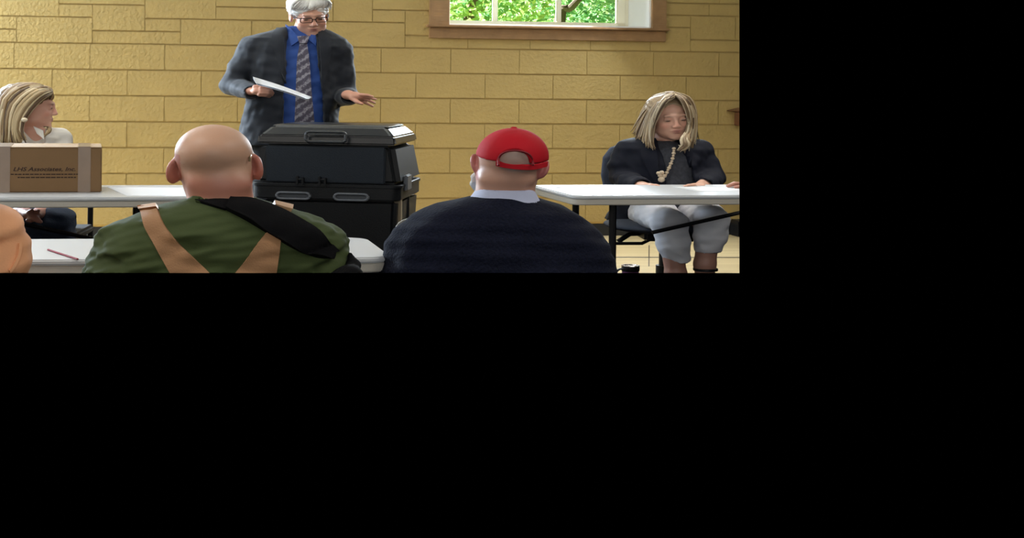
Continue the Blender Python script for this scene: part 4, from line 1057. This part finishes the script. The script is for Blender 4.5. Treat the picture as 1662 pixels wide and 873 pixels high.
# ---- seated woman at the right
def right_woman():
    Y = 5.85; P = lambda u, v, d=0: at(u, v, Y+d)
    rt = person(Y, 1080, 'seated woman with long blonde hair, dark navy jacket and white cropped trousers')
    skin = (222,174,150)
    hd = Head(P(1087, 190, -.02), frame(4, 10, -6), 1.0)
    B = Fld(*bounds(Y, 940, 1215, 140, 500, -.66, .26), .0046); hd.build(B, female=True, jaw=1.05)
    B.cone(hd.p(0,-.035,-.06), P(1076,240,.03), .048, .056, .02)
    B.stack(pstack(Y, [(230,1045,1115,.06,.02),(240,1015,1138,.075,.02),(265,1015,1140,.09,.01),(300,1020,1135,.11,0),(345,1010,1140,.12,0)]), .03)
    B.chain([(P(1016,243,.01), .04), (P(1006,290,-.03), .035), (P(1045,303.5,-.36), .026)], .02); B.chain([(P(1139,243,.01), .04), (P(1158,290,-.03), .035), (P(1136,303.5,-.38), .026)], .02)
    for (w_, fx) in (((1046,304,-.37), 1), ((1136,304,-.40), -1)):
        u, v, d = w_; v -= 3; B.ell(P(u+fx*5, v+.3, d-.03), (.032,.030,.014), .012)
        for q in range(4): B.chain([(P(u+fx*(9+q*.4), v-1+q*.3, d-.035-.012*q), .0085), (P(u+fx*(19+q*.2), v-.2, d-.045-.018*q), .0075), (P(u+fx*(27-q*1.0), v+1.4, d-.05-.02*q), .0062)], .003)
        B.chain([(P(u+fx*4, v, d), .010), (P(u+fx*12, v-.5, d+.012), .008), (P(u+fx*17, v+.4, d+.01), .007)], .004)
    legs = (((1052,345,0), (1086,360,-.47), (1097,445,-.46), (1095,500,-.44)), ((1118,345,0), (1153,357,-.47), (1144,428,-.46), (1143,500,-.44)))
    for a, b, c, e in legs: B.chain([(P(*a), .075), (P(*b), .048), (P(*c), .038), (P(*e), .032)], .02)
    V, Q = B.mesh(); C = headcols(V, hd, skin, lip=(176,112,106), brow=(140,112,90), lash=(50,36,30), eye_open=.25)
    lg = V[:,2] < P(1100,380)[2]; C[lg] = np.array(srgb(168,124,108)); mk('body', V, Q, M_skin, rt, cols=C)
    # hair
    cols = ((170,148,114), (128,104,76), (196,178,146), (92,72,52), (150,126,92), (142,122,96), (206,190,160))
    H = Fld(hd.c-.18, hd.c+.18, .0045); hd.e(H, (0,-.026,.042), (.087,.107,.088), .01); hd.e(H, (.0,.115,-.03), (.073,.1,.132), .012, '-'); hd.e(H, (0,.03,-.14), (.15,.2,.09), .015, '-'); H.wrinkle(.003, .03, 3); hv, hq = H.mesh()
    L = Locks(); cc = P(1086,195,.02)
    # picture-left side: from the parting down over the ear to the shoulder
    L.sheet([[(1092,152,-.03),(1066,163,-.02),(1044,188,.02),(1034,206,.03),(1028,214,.03)], [(1092,152,-.06),(1064,168,-.06),(1049,195,-.02),(1041,216,-.02),(1036,226,-.02)],
             [(1093,153,-.09),(1066,174,-.09),(1056,200,-.07),(1050,222,-.08),(1049,236,-.09)], [(1094,155,-.105),(1075,168,-.125),(1061,196,-.10),(1058,222,-.10),(1062,240,-.11)]], 110, .0072, cols, P, jit=1.6, seed=3, centre=cc, endj=3)
    # picture-right side: falls beside the cheek and curls on the chest
    L.sheet([[(1094,152,-.03),(1115,162,-.02),(1126,184,.0),(1128,208,-.02),(1127,232,-.06)], [(1094,152,-.06),(1114,164,-.07),(1124,186,-.05),(1125,212,-.07),(1121,238,-.10)],
             [(1095,153,-.085),(1114,165,-.105),(1122,190,-.085),(1121,216,-.10),(1113,241,-.14)], [(1096,154,-.09),(1113,168,-.115),(1120,194,-.095),(1114,218,-.115),(1104,240,-.15)]], 90, .0072, cols, P, jit=1.4, seed=4, centre=cc, endj=3)
    L.sheet([[(1120,214,-.08),(1116,226,-.14),(1119,236,-.15),(1112,243,-.155)], [(1114,214,-.10),(1106,226,-.15),(1108,237,-.16),(1098,243,-.16)]], 24, .007, cols, P, jit=1.5, seed=6, centre=cc, endj=2)
    L.sheet([[(1093,153,-.085),(1078,160,-.118),(1065,180,-.118),(1058,206,-.10)], [(1094,154,-.09),(1082,163,-.128),(1069,184,-.118),(1060,208,-.10)]], 22, .006, cols, P, jit=.8, seed=9, centre=cc, endj=2)
    L.sheet([[(1095,153,-.085),(1108,160,-.112),(1118,180,-.105),(1121,206,-.10)], [(1096,154,-.09),(1106,162,-.12),(1115,182,-.112),(1119,206,-.10)]], 20, .006, cols, P, jit=.7, seed=10, centre=cc, endj=2)
    # crown
    L.sheet([[(1094,151,.02),(1060,158,.05),(1042,190,.07),(1040,220,.07)], [(1093,151,-.01),(1062,159,.01),(1042,188,.04),(1033,212,.05)]], 44, .0085, cols, P, jit=1.5, seed=7, centre=cc, endj=3)
    L.sheet([[(1094,151,.02),(1118,160,.05),(1128,190,.06),(1128,225,.05)], [(1094,151,-.01),(1118,160,.01),(1128,186,.02),(1128,222,.0)]], 36, .0085, cols, P, jit=1.2, seed=8, centre=cc, endj=3)
    n0 = len(hv); hc = np.vstack([np.tile(np.array(srgb(150,128,98)), (n0,1)), np.array(L.C)])
    mk('hair', np.vstack([hv, np.array(L.V)]), hq.tolist()+[[i+n0 for i in f] for f in L.Fc], M_hairc, rt, cols=hc)
    # blouse
    S = Fld(*bounds(Y, 990, 1165, 218, 360, -.22, .2), .005); S.stack(pstack(Y, [(228,1056,1104,.062,.02),(233,1040,1122,.078,.01),(242,1025,1135,.098,0),(265,1020,1138,.118,0),(300,1022,1135,.135,0),(345,1015,1140,.14,0)]), .02); S.wrinkle(.003, .07, 2); sv, sq = S.mesh()
    bl = mk('blouse', sv, sq, mat('dark_grey_blouse', (64,66,74), .85, bump=.6, bscale=90, var=.25, vscale=60, bdist=.004), rt); tb = bvh(sv, sq)
    # jacket
    J = Fld(*bounds(Y, 955, 1205, 212, 378, -.46, .26), .005)
    J.stack(pstack(Y, [(222,1046,1108,.07,.03),(226,1024,1132,.085,.03),(231,1012,1143,.10,.02),(240,1006,1148,.115,.01),(265,1006,1148,.138,0),(300,1002,1150,.155,0),(335,995,1152,.16,.02),(358,985,1155,.16,.04)]), .02)
    J.chain([(P(1019,242,.01), .052), (P(1009,268,-.01), .050), (P(1010,288,-.03), .050)], .02); J.chain([(P(1010,289,-.03), .05), (P(1024,296,-.18), .046), (P(1040,300,-.31), .040)], .02)
    J.chain([(P(1136,242,.01), .052), (P(1147,268,-.01), .048), (P(1156,288,-.03), .048)], .02); J.chain([(P(1156,289,-.03), .048), (P(1152,296,-.18), .047), (P(1142,300,-.31), .040)], .02)
    J.stack(pstack(Y, [(215,1060,1100,.3,-.28),(228,1062,1098,.3,-.28),(245,1066,1104,.3,-.29),(270,1068,1113,.3,-.29),(300,1068,1118,.3,-.29),(380,1060,1128,.3,-.29)]), .006, '-', p=6)
    J.stack(pstack(Y, [(218,1054,1102,.066,.02),(245,1056,1104,.066,.02)]), .006, '-')
    J.cone(P(1040,300,-.31), P(1048,303,-.38), .030, .034, .004, '-'); J.cone(P(1142,300,-.31), P(1136,303,-.38), .030, .034, .004, '-')
    J.wrinkle(.003, .07, 61, (1,1,1.2)); J.wrinkle(.001, .035, 63); jv, jq = J.mesh(); M_j = mat('navy_jacket', (18,21,34), .8, spec=.22, bump=.2, bscale=260, bdist=.003); jk = mk('jacket', jv, jq, M_j, rt); tj = bvh(jv, jq)
    for l, r in (([(1046,228),(1040,245),(1048,268),(1062,296)], [(1060,226),(1066,246),(1068,270),(1069,298)]), ([(1099,229),(1105,246),(1112,270),(1117,298)], [(1112,228),(1122,246),(1122,268),(1119,298)])):
        v_, f_ = ribbon(l, r, tj, 14, 6, .006, .003, Y); mk('lapel', v_, f_, M_j, jk, sharp=50)
    # necklace of beads with a pendant
    nk = root('necklace', P(1080,290,-.15), 'pale bead necklace with a cluster pendant worn by the seated woman', 'necklace'); M_b = mat('pearl_bead', (226,206,176), .3)
    def hit(u, v):
        p = P(u,v); d = p-np.array((0,0,HC)); d /= np.linalg.norm(d); hs = [np.array(q[0]) for q in (tb.ray_cast(Vector((0,0,HC)), Vector(d)), tj.ray_cast(Vector((0,0,HC)), Vector(d))) if q[0] is not None]; return min(hs, key=lambda q: q[1])-d*.014 if hs else P(u,v,-.15)
    def bead(name, u, v, r, sx=1.0, sz=1.0):
        bm = bmesh.new(); bmesh.ops.create_icosphere(bm, subdivisions=2, radius=r); c = hit(u, v); m = MB(c); bm.verts.index_update(); m.add([(q.co.x*sx, q.co.y*.7, q.co.z*sz) for q in bm.verts], [[w_.index for w_ in f.verts] for f in bm.faces]); bm.free(); m.build(name, M_b, nk)
    path = catmull(np.array([(1094,241),(1093,252),(1089.5,264),(1085,274),(1080,284),(1075,290)], float), 15)
    for i, (u, v) in enumerate(path): bead('bead', u, v, .0062 if i % 2 else .0085)
    mb = MB(); mb.tube([hit(*q)+(0,.006,0) for q in path], .002, 6); mb.build('cord', mat('dark_cord', (30,26,26), .6), nk)
    for (u, v, r) in ((1069,281,.010),(1074,280,.011),(1071.5,285,.010),(1077,285,.009)): bead('pendant_bead', u, v, r)
    bead('pendant', 1073.5, 291.5, .015, .95, 1.0)
    # white cropped trousers
    T = Fld(*bounds(Y, 975, 1215, 318, 460, -.66, .2), .005)
    T.stack(pstack(Y, [(325,1018,1142,.12,.02),(345,1012,1150,.135,.02),(362,1012,1152,.13,.02)]), .03)
    h1, h2 = (1101,429.5,-.455), (1147,413,-.455)
    T.chain([(P(1050,344,-.02), .088), (P(1066,347,-.28), .078), (P(1086,361,-.47), .066)], .02); T.chain([(P(1087,362,-.47), .066), (P(1093,396,-.47), .060), (P(*h1), .045)], .015)
    T.chain([(P(1122,344,-.02), .082), (P(1142,346,-.28), .072), (P(1155,357,-.47), .066)], .005); T.chain([(P(1155,358,-.47), .066), (P(1153,384,-.47), .062), (P(*h2), .046)], .004)
    for h_, n in ((h1, 424.5), (h2, 409.5)): 
        p = P(*h_); T.cone(P(h_[0], n+4.5, h_[2]), P(h_[0], n+40, h_[2]), .05, .05, .003, '-'); T.cone(P(h_[0]-.5, n-2, h_[2]), P(h_[0], n+20, h_[2]), .040, .042, .003, '-')
    T.wrinkle(.0025, .06, 71); tv, tq_ = T.mesh(); mk('trousers', tv, tq_, mat('white_trousers', (214,214,220), .8, bump=.12, bscale=180), rt)
    # ankle strap of the sandal
    pa = P(1145,437,-.457); mb = MB(pa); mb.lathe((0,0,-.007), [(.043,0),(.045,.002),(.045,.012),(.043,.014)], 20); mb.build('ankle_strap', M_blackmetal, rt)

    # her chair
    ch = root('office_chair', P(1075,500,.1)*np.array((1,1,0)), 'dark blue-grey fabric office chair under the seated woman at the right table', 'chair')
    M_f = mat('blue_grey_upholstery', (58,64,78), .9, bump=.4, bscale=200, bdist=.004)
    Bk = Fld(*bounds(Y, 945, 1190, 222, 345, .12, .4), .006); Bk.stack([(z, x, y, rx, ry) for z, x, y, rx, ry in pstack(Y+.24, [(233,1010,1120,.03),(240,990,1140,.034),(256,978,1152,.036),(285,975,1155,.038),(310,980,1150,.036),(325,990,1140,.03)])], .01, p=2.4); bv, bq = Bk.mesh(); mk('backrest', bv, bq, M_f, ch)
    St = Fld(*bounds(Y, 960, 1180, 335, 400, -.4, .35), .006); sz = P(1075,366,-.1)[2]; St.ell((P(1072,366)[0], Y-.07, sz), (.235,.25,.042), .01); St.half((0,0,sz-.03), (0,0,-1)); sv2, sq2 = St.mesh(); mk('seat', sv2, sq2, M_f, ch)
    mb = MB(); x0 = P(1075,380)[0]; zc = sz-.03; mb.box((x0-.1, Y-.16, zc-.05), (x0+.1, Y+.12, zc), bev=.01); mb.build('seat_plate', M_blackmetal, ch)
    mb = MB(); mb.tube([P(1000,395,-.1), P(1042,395,-.12), P(1056,388,-.12), P(1070,386,-.1)], .009, 8); mb.build('height_lever', M_blackmetal, ch)
    mb = MB(); mb.tube([P(1003,392,-.05), P(1022,380,-.05), P(1052,378,-.05)], .012, 8); mb.build('tilt_lever', M_blackmetal, ch)
    mb = MB(); xk = P(1080,420)[0]; mb.tube([(xk, Y-.02, zc-.04), (xk, Y-.02, .1)], .03, 16); mb.tube([(xk, Y-.02, .25), (xk, Y-.02, .08)], .042, 16); mb.build('gas_column', M_blackmetal, ch)
    mb = MB(); mb.tube([(x0, Y+.1, zc-.02), (x0, Y+.3, zc-.01), (x0, Y+.31, zc+.3)], .02, 8); mb.build('back_support', M_blackmetal, ch)
right_woman()

# ---- hand reaching in at the right edge
def edge_hand():
    Yh = onz(1190, 305, TZ)[1]+.03; P = lambda u, v, d=0: at(u, v, Yh+d)
    rt = root('person', onz(1190, 304, TZ), 'fingers of a person resting on the right table at the edge', 'person')
    B = Fld(*bounds(Yh, 1170, 1300, 280, 312, -.14, .2), .0035); 
    B.chain([(P(1290,297,.02), .034), (P(1235,299,.0), .028)], .02); B.ell(P(1216,300.5,0), (.036,.036,.018), .015)
    for i, (u, v, d) in enumerate(((1180.5,302.8,-.045), (1179.5,302.4,-.02), (1181.5,301.6,.006), (1187,300.6,.03))):
        B.chain([(P(1207,299.3,d*.7), .010), (P((1207+u)/2-1,298.0+i*.1,d*.9), .0098), (P(u+2,v-.8,d), .008)], .004)
    B.chain([(P(1214,302,-.03), .012), (P(1202,303.2,-.06), .010), (P(1194,303.6,-.065), .008)], .005)
    V, Q = B.mesh(); mk('hand', V, Q, M_skin, rt, cols=np.tile(np.array(srgb(186,128,108)), (len(V),1)))
edge_hand()

# ---- seated woman at the left
def left_woman():
    Y = 5.55; P = lambda u, v, d=0: at(u, v, Y+d)
    rt = person(Y, 50, 'blonde woman in a white shirt looking sideways behind the cardboard box')
    hd = Head(P(47, 173.5, -.0), frame(96, 4, 0), .97)
    B = Fld(*bounds(Y, -70, 150, 125, 500, -.62, .26), .0046); hd.build(B, female=True)
    B.cone(hd.p(0,-.035,-.06), P(44,222,.02), .046, .054, .02)
    B.stack(pstack(Y, [(210,10,80,.06,.02),(222,-8,98,.075,.02),(250,-5,100,.09,.01),(300,0,95,.11,0),(345,-5,105,.12,0)]), .03)
    B.chain([(P(98,226,0), .035), (P(104,290,-.02), .032), (P(68,343,-.44), .026)], .02); B.chain([(P(-5,226,0), .035), (P(-8,290,-.02), .032), (P(36,343,-.44), .026)], .02)
    for a, b, c in (((68,343,-.44),(58,350,-.50),(46,358,-.52)), ((36,343,-.44),(48,349,-.51),(62,359,-.53))):
        B.chain([(P(*a), .026), (P(*b), .024)], .012)
        for q in range(4): B.chain([(P(b[0]-2+q*2.4, b[1]-2, b[2]-.02), .0095), (P((b[0]+c[0])/2-2+q*2.6, (b[1]+c[1])/2+1, b[2]-.035), .009), (P(c[0]-2+q*2.2, c[1]+q*.5, c[2]-.02), .0075)], .003)
        B.chain([(P(b[0], b[1]-5, b[2]-.02), .010), (P(b[0]+4, b[1]-8, b[2]-.03), .008)], .004)
    for a, b, c in (((66,350,0), (92,358,-.42), (96,500,-.36)), ((30,350,0), (44,372,-.42), (42,500,-.36))): B.chain([(P(*a), .07), (P(*b), .045), (P(*c), .035)], .02)
    V, Q = B.mesh(); C = headcols(V, hd, (216,164,142), lip=(172,104,100), brow=(110,86,66), eye_open=.6)
    low = V[:,2] < P(50,300)[2]; C[low] = np.array(srgb(178,124,108)); mk('body', V, Q, M_skin, rt, cols=C)
    cols = ((172,144,102), (136,106,70), (198,174,132), (96,72,46), (156,128,88), (206,186,148))
    H = Fld(hd.c-.18, hd.c+.18, .0045); hd.e(H, (0,-.026,.042), (.088,.106,.088), .01); hd.e(H, (0,.115,-.04), (.15,.078,.10), .012, '-'); hd.e(H, (0,.03,-.15), (.15,.2,.09), .015, '-'); H.wrinkle(.003, .03, 3); hv, hq = H.mesh()
    L = Locks(); cc = P(40,180,.02)
    L.sheet([[(66,140,-.06),(40,142,-.10),(14,165,-.11),(6,200,-.11),(4,232,-.11)], [(74,143,-.06),(52,147,-.115),(24,172,-.125),(16,204,-.12),(16,233,-.12)], [(80,147,-.055),(62,152,-.12),(38,176,-.13),(26,206,-.13),(30,232,-.13)], [(83,151,-.05),(70,157,-.105),(50,176,-.122),(34,204,-.13),(42,228,-.13)]], 110, .0072, cols, P, jit=1.4, seed=13, centre=cc, endj=2.5)
    L.sheet([[(60,138,-.02),(30,139,-.05),(4,160,-.08),(-4,200,-.08),(-4,232,-.08)], [(66,139,-.05),(36,140,-.085),(8,162,-.10),(2,200,-.10),(2,233,-.10)]], 50, .008, cols, P, jit=1.4, seed=14, centre=cc, endj=3)
    L.sheet([[(62,138,.0),(28,138,.0),(-2,160,.0),(-8,200,-.0),(-6,232,.0)], [(70,140,.05),(40,139,.07),(4,160,.08),(-4,200,.08),(2,232,.08)]], 46, .009, cols, P, jit=1.4, seed=15, centre=cc, endj=3)
    L.sheet([[(70,140,.0),(82,146,-.02),(86,156,.0),(84,162,.03)], [(66,140,-.03),(78,145,-.06),(82,152,-.05),(80,160,-.05)]], 12, .009, cols, P, jit=.8, seed=16, centre=cc, endj=1)
    L.sheet([[(76,206,-.08),(82,208,-.10),(80,215,-.115),(74,220,-.12)], [(70,206,-.08),(76,208,-.10),(76,214,-.115),(70,219,-.12)]], 8, .008, cols, P, jit=.8, seed=17, centre=cc, endj=1)
    n0 = len(hv); hc = np.vstack([np.tile(np.array(srgb(124,98,66)), (n0,1)), np.array(L.C)])
    mk('hair', np.vstack([hv, np.array(L.V)]), hq.tolist()+[[i+n0 for i in f] for f in L.Fc], M_hairc, rt, cols=hc)
    ep = P(39.5,194.5,-.155); bm = bmesh.new(); bmesh.ops.create_icosphere(bm, subdivisions=2, radius=.0125); m = MB(ep); m._bm(bm); m.build('earring', mat('pearl_earring', (226,212,184), .25), rt)
    # shirt
    S = Fld(*bounds(Y, -60, 140, 198, 350, -.46, .22), .005); S.stack(pstack(Y, [(205,28,72,.062,.02),(209,12,92,.08,.01),(215,-4,101,.095,0),(224,-14,108,.11,0),(240,-18,111,.12,0),(300,-14,106,.13,0),(335,-14,110,.14,0)]), .02)
    S.chain([(P(97,222,0), .046), (P(103,290,-.02), .045), (P(74,336,-.36), .036)], .02); S.chain([(P(-4,222,0), .046), (P(-8,290,-.02), .045), (P(30,336,-.36), .036)], .02)
    S.cone(P(47,200,.02), P(46,214,.01), .056, .05, .006, '-'); S.cone(P(56,200,-.04), P(58,226,-.09), .05, .035, .01, '-'); S.wrinkle(.004, .07, 81); sv, sq = S.mesh(); M_w = mat('white_shirt_cotton', (226,220,210), .8, bump=.1, bscale=140)
    sh = mk('shirt', sv, sq, M_w, rt); t = bvh(sv, sq)
    for q in (((54,205,-.10),(70,212,-.118),(71.5,226,-.128),(60,217,-.12)), ((26,219,-.125),(38,223,-.135),(44,235,-.14),(33,231,-.135))):
        fr = [P(*p) for p in q]; bk = [p+np.array((0,.006,0)) for p in fr]
        mk('collar', fr+bk, [[0,1,2,3],[7,6,5,4],[0,4,5,1],[1,5,6,2],[2,6,7,3],[3,7,4,0]], M_w, sh, smooth=False)
    # jeans
    T = Fld(*bounds(Y, -70, 160, 320, 500, -.62, .22), .006); T.stack(pstack(Y, [(330,-2,100,.12,.02),(350,-6,108,.135,.02),(366,-4,106,.13,.02)]), .03)
    T.chain([(P(68,350,-.02), .088), (P(90,358,-.42), .068), (P(97,420,-.40), .058), (P(97,500,-.36), .05)], .02); T.chain([(P(28,352,-.02), .088), (P(44,374,-.42), .066), (P(42,430,-.40), .058), (P(42,500,-.36), .05)], .02)
    T.wrinkle(.004, .06, 91); tv, tq_ = T.mesh(); mk('jeans', tv, tq_, mat('dark_denim', (44,56,76), .85, bump=.3, bscale=220), rt)
    # her chair
    ch = root('stacking_chair', P(48,480,.05)*np.array((1,1,0)), 'dark chair under the woman in the white shirt', 'chair')
    sz = P(48,368,0)[2]; xc = P(48,368)[0]; mb = MB(); mb.box((xc-.21, Y-.25, sz-.05), (xc+.21, Y+.2, sz-.01), bev=.012); mb.build('seat', mat('dark_seat', (30,30,34), .7), ch)
    mb = MB(); mb.box((xc-.2, Y+.2, sz+.15), (xc+.2, Y+.225, sz+.38), bev=.01); mb.build('backrest', mat('dark_seat', (30,30,34), .7), ch)
    for x in (-.19, .19):
        for y in (-.23, .2):
            mb = MB(); mb.tube([(xc+x, Y+y, sz-.04 if y < 0 else sz+.2), (xc+x, Y+y, 0)], .011, 8); mb.build('leg', M_blackmetal, ch)
left_woman()
